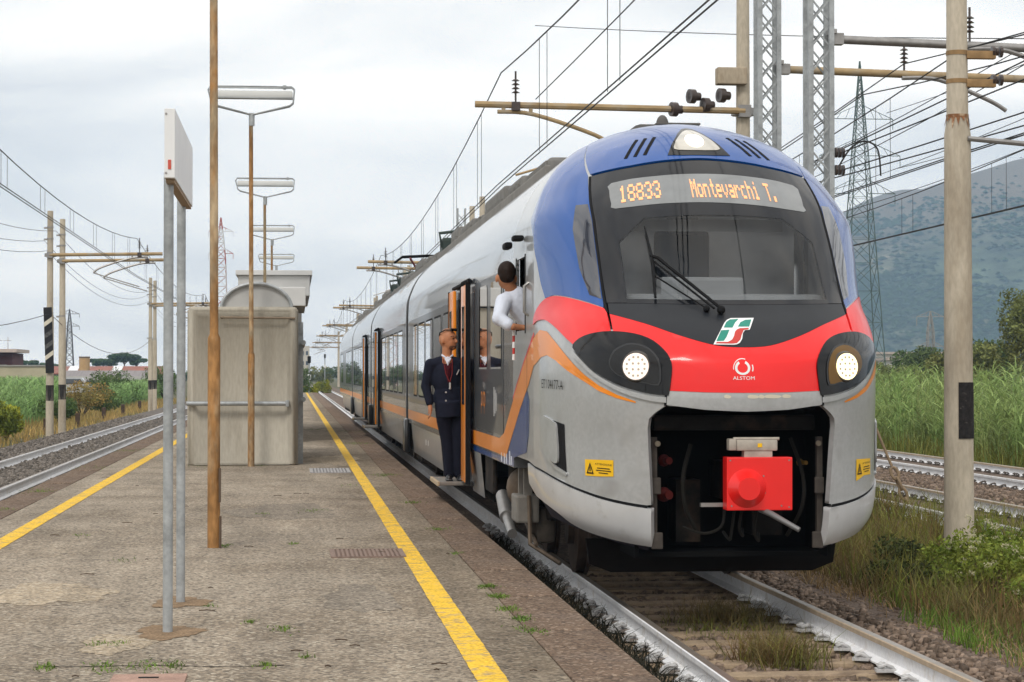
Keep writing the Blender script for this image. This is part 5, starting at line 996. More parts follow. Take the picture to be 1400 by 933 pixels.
# fine crack with weeds, twigs and leaves lying about
m_ = MB(); xs = np.linspace(-1.35, -.05, 60); ya = 11.62 + np.cumsum(rng.uniform(-.012, .011, 60)); wd = rng.uniform(.004, .014, 60)
for i in range(59): m_.add([(xs[i], ya[i] - wd[i], PZ + .0035), (xs[i + 1], ya[i + 1] - wd[i + 1], PZ + .0035), (xs[i + 1], ya[i + 1] + wd[i + 1], PZ + .0035), (xs[i], ya[i] + wd[i], PZ + .0035)], [(0, 1, 2, 3)])
m_.build('crack', mat('crack', (.045, .036, .028), .95), plat)
TW = mat('twig', (.07, .045, .03), .9)
for k in range(26):
    x, y = rng.uniform(-3.0, 1.3), 11.2 + 22 * rng.uniform() ** 1.7
    if -1.0 < x < -.5 and y > 36: continue
    L_ = rng.uniform(.025, .11); a = rng.uniform(-.6, .6); m_ = MB(); m_.tube([(x - L_ / 2, y, PZ + .008), (x, y + L_ * .2 * a, PZ + .012), (x + L_ / 2, y + L_ * .35 * a, PZ + .007)], .0035, 5)
    if k % 3 == 0: m_.tube([(x, y + L_ * .2 * a, PZ + .012), (x + L_ * .3, y - L_ * .3, PZ + .01)], .003, 5)
    m_.build('twig', TW, None, label='small dark twig lying on the platform paving', cat='twig', group='twigs scattered on the platform')
# ================================================================== BACKGROUND
# hill
HILLM = mat('hill_scrub', (.060, .078, .045), .95, 0, var=.35, vs=.012, col2=(.13, .115, .075), c2lo=.5, c2hi=.62, c2s=.006, fine=.35, fs=.05)
def hill_h(X, Y):
    t = np.clip((Y - 1500) / 900., 0, 1); base = t * t * (3 - 2 * t)
    side = np.interp(X, [150, 450, 633, 675, 734, 818, 950, 1150, 2200], [.15, .50, .79, .88, .975, 1.05, 1.12, 1.18, 1.2])
    n = 4 * np.sin(X / 83. + Y / 140.) + 3.5 * np.sin(X / 37. - Y / 61.) + 1.5 * np.sin(X / 19. + 2) + 4 * np.sin(Y / 33. + X / 71.)
    return -1 + base * side * 222 + n * base * (.6 + .4 * base)
gx, gy = np.meshgrid(np.linspace(100, 2200, 130), np.linspace(1450, 2690, 90)); gz = hill_h(gx, gy); nx, ny = gx.shape[1], gx.shape[0]
idx = np.arange(nx * ny).reshape(ny, nx); F = np.stack([idx[:-1, :-1], idx[:-1, 1:], idx[1:, 1:], idx[1:, :-1]], -1).reshape(-1, 4)
ho = link('hill', mesh_np('hill', np.stack([gx, gy, gz], -1).reshape(-1, 3), F), HILLM, None, True); tag(ho, kind='structure')
# bare upper slope: material mixes by its own height
tnt = HILLM.node_tree; bs_ = tnt.nodes['Principled BSDF']; old = bs_.inputs['Base Color'].links[0].from_socket
ge = tnt.nodes.new('ShaderNodeNewGeometry'); sx_ = tnt.nodes.new('ShaderNodeSeparateXYZ'); mr = tnt.nodes.new('ShaderNodeMapRange'); mr.inputs[1].default_value = 118; mr.inputs[2].default_value = 190
mx_ = tnt.nodes.new('ShaderNodeMix'); mx_.data_type = 'RGBA'; mx_.inputs[7].default_value = (.155, .125, .088, 1)
tnt.links.new(ge.outputs['Position'], sx_.inputs[0]); tnt.links.new(sx_.outputs[2], mr.inputs[0]); tnt.links.new(mr.outputs[0], mx_.inputs[0]); tnt.links.new(old, mx_.inputs[6]); tnt.links.new(mx_.outputs[2], bs_.inputs['Base Color'])
# woods on the hill: one mass of crowns
iv = np.array([(1, 0, 0), (0, 1, 0), (-1, 0, 0), (0, -1, 0), (0, 0, 1)], float); if_ = np.array([(0, 1, 4), (1, 2, 4), (2, 3, 4), (3, 0, 4)])
n = 42000; X = rng.uniform(420, 1150, n); Y = rng.uniform(1560, 2420, n); Z = hill_h(X, Y); keep = rng.uniform(0, 1, n) < np.clip((205 - Z) / 120, .02, 1) * (.55 + .45 * np.sin(X / 47. + Y / 90.)); X, Y, Z = X[keep], Y[keep], Z[keep]; n = len(X)
P = iv[None] * rng.uniform(.6, 1.3, (n, len(iv), 1)) * (rng.uniform(1.4, 4.0, (n, 1, 1)) * np.array([1.25, 1, .8])); P += np.stack([X, Y, Z + .8], -1)[:, None]
F = (if_[None] + (np.arange(n) * len(iv))[:, None, None]).reshape(-1, 3)
WOODM = stone_mat('hill_wood', (.022, .042, .018), (.04, .055, .024)); tag(link('hill_woods', mesh_np('hill_woods', P.reshape(-1, 3), F), WOODM, None, True), 'bluish green woods covering the hillside on the right', 'woods', kind='stuff')

# pylons
def pylon(name, x, y, h, w0, w1, arms, label, m, z0=-.4, th=.09):
    t = root(name, (x, y, z0), label, 'pylon'); Wf = lambda z: w0 + (w1 - w0) * min(1, (z / h) * 1.25) if z < h * .8 else w1 * max(.05, (h - z) / (h * .2))
    for sx in (-1, 1):
        for sy in (-1, 1):
            m_ = MB(); zs_ = np.linspace(0, h, 9)
            for a, b_ in zip(zs_[:-1], zs_[1:]): m_.bar((x + sx * Wf(a) / 2, y + sy * Wf(a) / 2, z0 + a), (x + sx * Wf(b_) / 2, y + sy * Wf(b_) / 2, z0 + b_), th)
            m_.build('leg', m, t)
    for f_ in range(4):
        m_ = MB(); z = 0
        while z < h * .97:
            dz = max(.8, Wf(z) * .9); za, zb = z, min(h, z + dz)
            def c(k, zz): 
                w = Wf(zz) / 2; q_ = [(-w, -w), (w, -w), (w, w), (-w, w)][k % 4]; return (x + q_[0], y + q_[1], z0 + zz)
            m_.bar(c(f_, za), c(f_ + 1, zb), th * .6); m_.bar(c(f_ + 1, za), c(f_, zb), th * .6); m_.bar(c(f_, zb), c(f_ + 1, zb), th * .5); z += dz
        m_.build('bracing', m, t)
    for z, hw in arms:
        m_ = MB(); w = Wf(z) / 2
        for s_ in (-1, 1):
            m_.bar((x + s_ * w, y, z0 + z), (x + s_ * hw, y, z0 + z), th * .9).bar((x + s_ * w, y, z0 + z + hw * .38), (x + s_ * hw, y, z0 + z), th * .7)
            for q_ in (.35, .65): m_.bar((x + s_ * (w + (hw - w) * q_), y, z0 + z), (x + s_ * (w + (hw - w) * (q_ - .15)), y, z0 + z + hw * .38 * (1 - q_ + .15)), th * .5)
            m_.bar((x + s_ * hw, y, z0 + z), (x + s_ * hw, y, z0 + z - 1.0), th * .7)
        m_.build('cross_arm', m, t)
    return t
PYG = mat('pylon_green', (.085, .125, .115), .7, .2); PYR = mat('pylon_red', (.40, .12, .10), .7, .1, col2=(.6, .6, .6), c2lo=.49, c2hi=.51, c2s=.25); PYD = mat('pylon_dark', (.10, .085, .08), .7, .2)
pylon('electricity_pylon', 53.5, 204, 32., 4.2, 1.0, ((26.5, 3.2), (23.0, 3.9), (19.4, 3.4)), 'tall green lattice pylon right of the train, before the hill', PYG, th=.075)
pylon('electricity_pylon', -60., 598, 19.6, 2.6, 1.0, ((18.3, 2.6), (15.0, 2.6)), 'small dark lattice pylon behind the sheds on the left', PYD, th=.16)
pylon('electricity_pylon', -13.2, 400, 30.5, 3.0, 1.6, ((28.0, 2.2), (24.0, 2.2)), 'red and white lattice pylon behind the lamp poles', PYR, th=.13)
pylon('electricity_pylon', 68., 230, 9., 1.0, .6, ((8.4, 1.5), (5.2, 1.4)), 'small grey mast with cross arms standing before the hill', mat('pole_grey', (.26, .26, .25), .7), th=.09)

# buildings on the left
def win(t, x, y, z, w, h): 
    m_ = MB(); m_.box((x, y - .04, z), (w, .10, h)); f = m_.build('window', mat('winframe', (.35, .34, .32), .7), t); m_ = MB(); m_.box((x, y - .10, z), (w * .88, .02, h * .85)); m_.build('pane', mat('pane_dark', (.03, .035, .04), .15, 0, coat=1), f)
bt = root('red_workshop', (-34, 250, -.4), 'dark red workshop with flat overhanging roof at the left edge', 'building')
m_ = MB(); m_.box((-35.5, 256, 1.9), (8, 10, 4.6)); m_.build('wall', mat('wall_maroon', (.11, .04, .04), .85, 0, var=.12, vs=.5), bt); m_ = MB(); m_.box((-35.4, 255, 4.45), (9.2, 12, .38)); m_.build('roof', mat('roof_tan', (.50, .42, .37), .8), bt)
m_ = MB(); m_.box((-33.5, 246, .8), (4, 6, 2.5)); m_.build('annex', MATS['wall_maroon'], bt)
m_ = MB(); 
for x in (-34, -33, -32): m_.tube([(x, 251, 4.6), (x, 251, 6.0)], .04, 5).tube([(x - .5, 251, 5.6), (x + .4, 251, 5.6)], .03, 5)
m_.build('roof_rails', mat('railgrey', (.4, .38, .37), .7), bt); win(bt, -34.5, 251, 2.4, 1.2, 1.0); win(bt, -32.6, 251, 2.4, .9, 1.0)
bt = root('yard_wall', (-30, 240, -.4), 'long pale tan boundary wall behind the reeds', 'wall'); m_ = MB(); m_.box((-28.9, 240, 1.15), (5.6, .4, 3.1)); m_.build('wall_face', mat('wall_tan', (.42, .38, .26), .9, 0, var=.1, vs=.6), bt); m_ = MB(); m_.box((-28.9, 240, 2.74), (5.8, .7, .14)); m_.build('coping', mat('cop', (.30, .29, .26), .9), bt)
bt = root('brick_shed', (-36, 420, -.4), 'long low shed with red tiled roof and white skylights', 'building')
m_ = MB(); m_.box((-37.5, 424, .7), (25, 8, 2.6)); m_.build('wall', mat('wall_pale', (.42, .41, .38), .85, 0, var=.1, vs=.3), bt)
def slope(x0, x1, y0_, y1_, z0_, z1_, m, nm, par): m_ = MB(); m_.add([(x0, y0_, z0_), (x1, y0_, z0_), (x1, y1_, z1_), (x0, y1_, z1_), (x0, y0_, z0_ - .2), (x1, y0_, z0_ - .2), (x1, y1_, z1_ - .2), (x0, y1_, z1_ - .2)], [(0, 1, 2, 3), (4, 7, 6, 5), (0, 4, 5, 1), (1, 5, 6, 2), (2, 6, 7, 3), (3, 7, 4, 0)]); return m_.build(nm, m, par)
rf = slope(-50.5, -24.5, 419, 427, 1.95, 3.3, mat('tiles_red', (.30, .12, .085), .85, 0, var=.15, vs=.8, col2=(.24, .13, .10), c2s=.4), 'roof', bt)
for x in (-48.6, -41.7, -33.5): slope(x - .9, x + .9, 419.2, 426.6, 2.06, 3.35, WHITEP, 'skylight', rf)
bt = root('grey_shed', (-27, 330, -.4), 'grey corrugated shed with long windows under the red tiled roof', 'building')
m_ = MB(); m_.box((-27.5, 334, .3), (12.5, 7, 2.4)); m_.build('wall', MATS['wall_pale'], bt); slope(-34.5, -20.5, 329.4, 338, .95, 2.35, mat('corr_grey', (.24, .215, .21), .8, 0, var=.12, vs=.5, stretch=(6, .3, 1)), 'roof', bt)
for x in (-31.5, -27.8, -24.): win(bt, x, 330.5, .35, 2.2, .7)
bt = root('round_tank', (-38, 410, -.4), 'round tan tank with dark rim rising above the shed roofs', 'tank'); m_ = MB(); m_.tube([(-38.6, 412, -.4), (-38.6, 412, 4.75)], .98, 22); m_.build('drum', mat('tank_tan', (.46, .29, .13), .8, 0, var=.12, vs=1), bt, True); m_ = MB(); m_.disc((-38.6, 412, 4.75), (0, 0, 1), 1.02, .28, 22); m_.build('rim', mat('tank_rim', (.16, .11, .07), .8), bt, True)
# van parked by the shed
vn = root('parked_van', (-23.2, 232, -.4), 'silver grey van parked between bushes before the shed', 'van')
vx, vy = -23.0, 232.
m_ = MB(); prof = [(-2.4, .3), (2.3, .3), (2.4, .9), (1.7, 1.15), (1.05, 1.85), (-2.2, 1.9), (-2.45, 1.2)]; m_.prism(prof, Matrix.Translation((vx, vy + .9, -.4)) @ Matrix.Rotation(R(90), 4, 'X'), 1.8); m_.build('body', mat('van_grey', (.45, .46, .48), .35, .2, coat=.6), vn)
m_ = MB(); m_.prism([(-2.1, 1.2), (1.3, 1.2), (.95, 1.72), (-2.0, 1.75)], Matrix.Translation((vx, vy - .895, -.4)) @ Matrix.Rotation(R(90), 4, 'X'), .02); m_.build('side_windows', WINDOW, vn)
for dx in (-1.5, 1.5): m_ = MB(); m_.disc((vx + dx, vy - .93, -.08), (0, 1, 0), .33, .22, 20); wl = m_.build('wheel', RUBBER, vn, True); m_ = MB(); m_.disc((vx + dx, vy - .95, -.08), (0, 1, 0), .2, .03, 16); m_.build('rim', STEEL, wl)
# white buildings at the right, far off
for k, (x, y, w, h, lb) in enumerate(((78, 270, 9, 4.0, 'white low warehouse just right of the train nose'), (95, 330, 14, 5.3, 'white flat roofed building behind the shrubs'), (107, 300, 8, 3.0, 'small white house right of the thick mast'))):
    bt = root('white_building', (x, y, -.4), lb, 'building', 'white buildings at the foot of the hill'); m_ = MB(); m_.box((x, y, h / 2 - .4), (w, 8, h)); m_.build('wall', mat('wall_white', (.62, .61, .58), .85, 0, var=.08, vs=.5), bt); m_ = MB(); m_.box((x, y, h - .3), (w + .8, 9, .35)); m_.build('roof', mat('roof_pale', (.42, .36, .32), .85), bt)
    for j in range(int(w // 2.5)): win(bt, x - w / 2 + 1.4 + j * 2.5, y - 4, h * .5, 1.0, 1.1)
# tall pale block far down the line
bt = root('apartment_block', (2., 620, -.4), 'pale apartment block far down the line left of the train', 'building'); m_ = MB(); m_.box((3.0, 620, 4.6), (2.6, 8, 10)); m_.build('wall', mat('block_cream', (.52, .47, .40), .9), bt)
for j in range(3):
    for i in (-1, 1): win(bt, 3.0 + i * .6, 616, 2.0 + 2.8 * j, .7, 1.2)
# signals
for k, (x, y, z, lb) in enumerate(((1.3, 190, 3.2, 'signal lamp on a thin post past the platform end'), (6.9, 240, 4.2, 'signal post between the far masts'), (4.6, 330, 4.6, 'second signal post far down the line'))):
    t = root('railway_signal', (x, y, -.3), lb, 'signal', 'signals far down the line'); m_ = MB(); m_.tube([(x, y, -.3), (x, y, z)], .07, 8); m_.build('post', GALV, t); m_ = MB(); m_.box((x, y - .1, z - .1), (.30, .2, .62), bev=.08); hd = m_.build('signal_head', INK, t); m_ = MB(); m_.box((x, y - .2, z - 1.6), (.3, .06, .45)); m_.build('number_plate', WHITEP, t)
# ================================================================== VEGETATION
def leaf_mat(name, c1, c2, s=1.2, tr=.25):
    m = mat(name, c1, .75, 0, var=.28, vs=s, col2=c2, c2lo=.42, c2hi=.62, c2s=s * .7, trans=tr, spec=.25)
    t = m.node_tree; b_ = t.nodes['Principled BSDF']; old = b_.inputs['Base Color'].links[0].from_socket
    ge = t.nodes.new('ShaderNodeNewGeometry'); mr = t.nodes.new('ShaderNodeMapRange'); mr.inputs[3].default_value = .6; mr.inputs[4].default_value = 1.45
    t.links.new(ge.outputs['Random Per Island'], mr.inputs[0]); mu = t.nodes.new('ShaderNodeMix'); mu.data_type = 'RGBA'; mu.blend_type = 'MULTIPLY'; mu.inputs[0].default_value = 1
    t.links.new(old, mu.inputs[6]); t.links.new(mr.outputs[0], mu.inputs[7]); t.links.new(mu.outputs[2], b_.inputs['Base Color'])
    for n_ in t.nodes:
        if n_.type == 'BSDF_TRANSLUCENT': t.links.new(mu.outputs[2], n_.inputs[0])
    return m
def strips(base, tip_dir, h, w, bend, seg=2):
    """tapering bent blades: base (n,3), horizontal lean dir (n,2), height, width, bend"""
    n = len(base); a = rng.uniform(0, 6.28, n); sd_ = np.stack([np.cos(a), np.sin(a), np.zeros(n)], -1); V = []
    for k in range(seg + 1):
        t = k / seg; p = base + np.stack([tip_dir[:, 0] * bend * t ** 1.8, tip_dir[:, 1] * bend * t ** 1.8, h * (t - .25 * np.minimum(bend / (h + 1e-6), 1.5) * t * t)], -1)
        ww = (w * (1 - t) ** .7 + w * .08)[:, None] if k < seg else (w * .06)[:, None]
        V += [p - sd_ * ww, p + sd_ * ww]
    V = np.stack(V, 1); m_ = 2 * (seg + 1); f = np.array([(2 * k, 2 * k + 1, 2 * k + 3, 2 * k + 2) for k in range(seg)])
    return V.reshape(-1, 3), (f[None] + (np.arange(n) * m_)[:, None, None]).reshape(-1, 4)
def grass(name, X, Y, Z, h, w, m, label, bend=.5):
    n = len(X); a = rng.uniform(0, 6.28, n); V, F = strips(np.stack([X, Y, Z], -1), np.stack([np.cos(a), np.sin(a)], -1), h, w, h * rng.uniform(.1, bend * 1.6, n)); return tag(link(name, mesh_np(name, V, F), m), label, 'grass', kind='stuff')
G_GREEN = leaf_mat('grass_green', (.15, .175, .035), (.22, .20, .05), 2.); G_DRY = leaf_mat('grass_dry', (.33, .235, .115), (.23, .15, .07), 2.); G_OLIVE = leaf_mat('grass_olive', (.13, .115, .040), (.17, .105, .045), 2.)
G_DARK = leaf_mat('weed_dark', (.020, .021, .014), (.035, .03, .016), 3.); G_GOLD = leaf_mat('grass_gold', (.46, .30, .11), (.30, .25, .08), .6); G_BRIGHT = leaf_mat('grass_bright', (.13, .21, .03), (.10, .17, .03), 3.)
REEDM = leaf_mat('reed_leaf', (.21, .31, .10), (.30, .36, .135), .5, .35); REEDL = leaf_mat('reed_leaf_left', (.28, .41, .16), (.20, .33, .115), .35, .35)
def clumpy(n, x0, x1, y0, y1, k=60, sp=.35):
    cx, cy = rng.uniform(x0, x1, k), y0 + (y1 - y0) * rng.uniform(0, 1, k) ** 1.2; i = rng.integers(0, k, n); X = cx[i] + rng.normal(0, sp, n); Y = cy[i] + rng.normal(0, sp * 1.6, n); ok = (X > x0) & (X < x1); return X[ok], Y[ok]
gz = lambda X: np.interp(X, [4.3, 5.0, 5.7, 6.6, 8.0, 8.6, 10], [-.22, -.23, -.31, -.41, -.40, -.2, -.2])
X, Y = clumpy(15000, 5.55, 8.9, 18, 42, 170, .38); grass('weeds', X, Y, gz(X), rng.uniform(.18, .52, len(X)), rng.uniform(.004, .009, len(X)), G_OLIVE, 'olive brown weeds between the train track and the masts')
X, Y = clumpy(11000, 5.6, 8.9, 20, 46, 130, .35); grass('weeds', X, Y, gz(X), rng.uniform(.2, .55, len(X)), rng.uniform(.004, .010, len(X)), G_GREEN, 'green grass between the train track and the masts')
X, Y = clumpy(8000, 5.2, 7.8, 12, 26, 90, .35); grass('weeds', X, Y, gz(X), rng.uniform(.06, .25, len(X)), rng.uniform(.003, .007, len(X)), G_DRY, 'dry tan grass at the bottom right corner', 1.3)
X, Y = clumpy(3000, 5.2, 7.4, 12, 22, 26, .16); grass('weeds', X, Y, gz(X), rng.uniform(.08, .26, len(X)), rng.uniform(.004, .008, len(X)), G_BRIGHT, 'fresh green tufts in the dry grass at the bottom right')
X, Y = clumpy(2600, 8.3, 9.8, 24, 60, 60, .3); grass('weeds', X, Y, gz(X), rng.uniform(.15, .5, len(X)), rng.uniform(.005, .010, len(X)), G_GREEN, 'grass growing over the nearest track on the right')
# weeds by and between the rails
def tuft(cx, cy, z, n, sp, h, m, nm, label, w=.004): 
    X = rng.normal(cx, sp, n); Y = rng.normal(cy, sp * 1.4, n); return grass(nm, X, Y, np.full(n, z), rng.uniform(h * .4, h, n), rng.uniform(w * .6, w * 1.3, n), m, label, .9)
tuft(3.50, 15.75, -.2, 700, .14, .34, G_OLIVE, 'grass_tuft', 'bushy olive tuft between the rails, nearest the camera'); tuft(3.53, 15.7, -.2, 260, .15, .28, G_GREEN, 'grass_tuft', 'green blades of the nearest tuft between the rails')
tuft(3.62, 18.3, -.2, 600, .20, .30, G_OLIVE, 'grass_tuft', 'dark olive tuft between the rails under the train front'); tuft(3.45, 17.6, -.2, 200, .3, .16, G_GREEN, 'grass_tuft', 'thin green blades between the rails')
X = rng.normal(2.36, .10, 3800); Y = rng.uniform(11, 27, 3800); grass('weeds', X, Y, np.full(len(X), -.2), rng.uniform(.06, .24, len(X)), rng.uniform(.004, .010, len(X)), G_DARK, 'oily black weeds along the left rail', 1.4)
X, Y = clumpy(1800, 1.9, 2.25, 11, 26, 60, .07); grass('weeds', X, Y, np.full(len(X), -.24), rng.uniform(.06, .26, len(X)), rng.uniform(.003, .007, len(X)), G_DRY, 'dry weeds below the platform kerb')
# small tufts on the platform, in joints and cracks
PX = []
for x, y, n, sp in ((1.39, 15.7, 150, .035), (1.40, 15.0, 180, .035), (1.38, 14.2, 120, .04), (1.41, 13.6, 140, .03), (1.39, 13.0, 100, .05), (1.38, 18.6, 60, .03), (1.4, 21.5, 90, .05), (1.39, 26, 120, .06), (1.39, 33, 160, .1), (1.40, 48, 220, .2), (-.27, 13.6, 46, .02), (-.06, 13.2, 60, .035), (-.98, 12.6, 40, .03), (-1.1, 12.6, 46, .03), (-.98, 11.62, 90, .05), (-.78, 11.62, 60, .05), (-.62, 11.63, 70, .04), (-1.28, 11.6, 80, .03), (-.14, 11.6, 50, .03), (.06, 11.9, 30, .02), (.22, 24.5, 80, .07), (-.35, 24, 40, .05), (.0, 19.8, 40, .03), (-.62, 19.6, 70, .04), (-.55, 14.6, 16, .02), (-3.27, 25, 140, .08), (-3.28, 29, 150, .12), (-3.27, 36, 150, .15), (-3.25, 44, 160, .2), (-.52, 36.7, 50, .05), (-1.5, 36.65, 60, .2), (-1.0, 36.68, 60, .2), (-2.0, 21, 30, .05), (-1.4, 18.2, 30, .05), (.75, 30, 40, .1), (.5, 60, 120, .2), (1.55, 58, 160, .25)):
    X = rng.normal(x, sp, n); Y = rng.normal(y, sp * 2.4, n); PX.append(np.stack([X, Y], -1))
PX = np.concatenate(PX); n = len(PX); grass('platform_weeds', PX[:, 0], PX[:, 1], np.full(n, PZ), rng.uniform(.008, .030, n), rng.uniform(.002, .005, n), G_BRIGHT, 'small green weeds in the joints and cracks of the platform', 1.6)
# flowering shrubs at the foot of the thick mast
def leafcloud(lobes, n, size, flat=1.):
    tot = sum(l[3] * l[4] * l[5] for l in lobes); Vs = []
    for (x, y, z, rx, ry, rz) in lobes:
        k = max(8, int(n * rx * ry * rz / tot)); d = rng.normal(size=(k, 3)); d /= np.linalg.norm(d, axis=1, keepdims=True); r_ = rng.uniform(.35, 1.04, (k, 1)) ** .6
        c = np.array([x, y, z]) + d * r_ * np.array([rx, ry, rz]); a = rng.normal(size=(k, 3)); a /= np.linalg.norm(a, axis=1, keepdims=True); b_ = np.cross(a, rng.normal(size=(k, 3))); b_ /= np.linalg.norm(b_, axis=1, keepdims=True); s_ = (size * rng.uniform(.6, 1.3, (k, 1)))
        Vs.append(np.stack([c - a * s_, c - b_ * s_ * .45, c + a * s_, c + b_ * s_ * .45], 1))
    V = np.concatenate(Vs).reshape(-1, 3); return V, np.arange(len(V)).reshape(-1, 4)
def shrub(name, x, y, z, r_, h, n, size, m, label, group=None, flowers=0, lobes=6, cat='shrub', stems=5):
    t = root(name, (x, y, z), label, cat, group); lb = [(x + rng.uniform(-.6, .6) * r_, y + rng.uniform(-.6, .6) * r_, z + h * rng.uniform(.35, .75), r_ * rng.uniform(.35, .6), r_ * rng.uniform(.35, .6), h * rng.uniform(.22, .36)) for _ in range(lobes)]
    V, F = leafcloud(lb, n, size); link('foliage', mesh_np('foliage', V, F), m, t)
    m_ = MB()
    for l in lb[:stems]: m_.tube([(x, y, z), ((x + l[0]) / 2, (y + l[1]) / 2, z + h * .3), (l[0], l[1], l[2])], [.02 * h + .006, .014 * h + .004, .004], 5)
    m_.build('stems', mat('bark', (.10, .07, .045), .9, 0, var=.2, vs=8), t)
    if flowers:
        k = flowers; fl = []
        for _ in range(k): l = lb[rng.integers(len(lb))]; fl.append((l[0] + rng.uniform(-.8, .8) * l[3], l[1] - l[4] * rng.uniform(0, .8), l[2] + l[5] * rng.uniform(.3, 1.), .045, .045, .03))
        V, F = leafcloud(fl, k * 40, .012); tag(link('flowers', mesh_np('flowers', V, F), mat('flower_cream', (.62, .58, .40), .8, 0, var=.1, trans=.3), t), kind='stuff')
    return t
SHR = leaf_mat('shrub_green', (.15, .21, .03), (.25, .27, .05), 3.)
for k, (x, y, r_, h, fl, lb) in enumerate(((7.12, 23.0, .42, .62, 6, 'flowering shrub with cream heads at the foot of the thick mast'), (7.42, 22.6, .5, .75, 10, 'fullest flowering shrub right of the thick mast'), (6.85, 21.3, .45, .58, 6, 'yellow green flowering shrub in front of the mast'), (7.25, 21.5, .5, .7, 9, 'flowering shrub at the right edge in front of the mast'), (6.5, 23.8, .5, .50, 0, 'dark green shrub left of the thick mast'), (6.75, 19.9, .4, .42, 3, 'lowest flowering shrub at the right edge'), (6.2, 22.0, .45, .40, 0, 'low dark shrub between the bumper and the thick mast'))):
    shrub('flowering_shrub' if fl else 'green_shrub', x, y, -.38, r_, h, 1500, .028, SHR if fl else leaf_mat('shrub_dark', (.045, .06, .018), (.06, .07, .02), 3.), lb, 'shrubs by the thick mast', fl)

# reed beds
def reeds(name, X, Y, z, hmin, hmax, m, label, lw=.02):
    n = len(X); h = rng.uniform(hmin, hmax, n); base = np.stack([X, Y, np.full(n, z)], -1); a = rng.uniform(0, 6.28, n); ld = np.stack([np.cos(a), np.sin(a)], -1)
    V, F = strips(base, ld, h, np.full(n, .014), h * .12); Vs = [V]; Fs = [F]; off = len(V)
    for k in range(10):
        t = rng.uniform(.25, .98, n); b_ = base + np.stack([ld[:, 0] * h * .12 * t ** 1.8, ld[:, 1] * h * .12 * t ** 1.8, h * t * .97], -1); a2 = rng.uniform(0, 6.28, n); L_ = rng.uniform(.35, .75, n)
        V, F = strips(b_, np.stack([np.cos(a2), np.sin(a2)], -1), L_ * .62, np.full(n, lw) * rng.uniform(.7, 1.3, n), L_ * .75, 3); Vs.append(V); Fs.append(F + off); off += len(V)
    return tag(link(name, mesh_np(name, np.concatenate(Vs), np.concatenate(Fs)), m), label, 'reeds', kind='stuff')
n = 3400; X = 16.6 + 9 * rng.uniform(0, 1, n) ** 1.5; Y = X * rng.uniform(2.2, 4.9, n); reeds('reed_bed', X, Y, -.42, 1.3, 2.65, REEDM, 'dense green reeds beyond the tracks on the right', .022)
n = 1300; X = 16.2 + 1.6 * rng.uniform(0, 1, n); Y = X * rng.uniform(2.4, 4.9, n); grass('weeds', np.repeat(X, 4) + rng.normal(0, .2, n * 4), np.repeat(Y, 4) + rng.normal(0, .4, n * 4), np.full(n * 4, -.42), rng.uniform(.3, 1.0, n * 4), rng.uniform(.008, .016, n * 4), G_GREEN, 'green grass at the foot of the reeds on the right')
n = 300; X = 16.3 + .8 * rng.uniform(0, 1, n); Y = 50 + 14 * rng.uniform(0, 1, n)
n = 2300; X = -(11.6 + 12 * rng.uniform(0, 1, n) ** 1.3); Y = -X * rng.uniform(6.9, 9.6, n); reeds('reed_bed', X, Y, -.42, 1.1, 2.15, REEDL, 'pale green reeds beyond the left track at the left edge', .035)
n = 1700; X = -(11.4 + 5 * rng.uniform(0, 1, n) ** 1.3); Y = -X * rng.uniform(12.3, 17, n); reeds('reed_bed', X, Y, -.42, .9, 1.75, REEDL, 'green reeds beyond the left track near the far mast pair', .045)
n = 9000; X = -rng.uniform(8.9, 12.5, n); Y = rng.uniform(62, 190, n); grass('dry_grass', X, Y, np.full(n, -.42), rng.uniform(.12, .45, n), rng.uniform(.008, .018, n), G_GOLD, 'golden dry grass along the left track')
YB = leaf_mat('bush_yellow', (.30, .30, .025), (.15, .19, .03), 1.); RB = leaf_mat('bush_rust', (.34, .20, .06), (.24, .20, .06), .8); DB = leaf_mat('bush_dark', (.075, .125, .035), (.12, .16, .045), .8)
for x, y, r_, h, m, nm, lb in ((-10.2, 73, .9, 1.5, YB, 'yellow_bush', 'yellow flowering bush low at the left edge'), (-9.7, 76, .8, 1.3, YB, 'yellow_bush', 'yellow green bush left of the striped board mast'), (-10.9, 103, 1.2, 1.3, DB, 'green_bush', 'dark green bush between the two pairs of left masts'), (-11.2, 118, 1.5, 1.9, RB, 'rust_bush', 'rust brown bush before the grey shed'), (-10.6, 126, 1.1, 1.5, DB, 'green_bush', 'low green bush right of the rust brown bush'), (-13.0, 158, 2.3, 2.5, DB, 'green_bush', 'large dark bush above the reeds left of the far masts'), (-11, 190, 1.8, 3.0, DB, 'green_bush', 'bush just right of the second pair of left masts'),
    (.4, 186, 1.4, 3.2, DB, 'green_bush', 'dark bush at the far end of the platform'), (3.0, 240, 1.0, 1.7, YB, 'yellow_bush', 'small bright bush left of the far end of the train'), (1.2, 205, 1.0, 1.2, YB, 'yellow_bush', 'low bush behind the platform end')):
    shrub(nm, x, y, -.42, r_, h, 2600, .07 if y < 150 else .10, m, lb, None, 0, 8, 'bush')
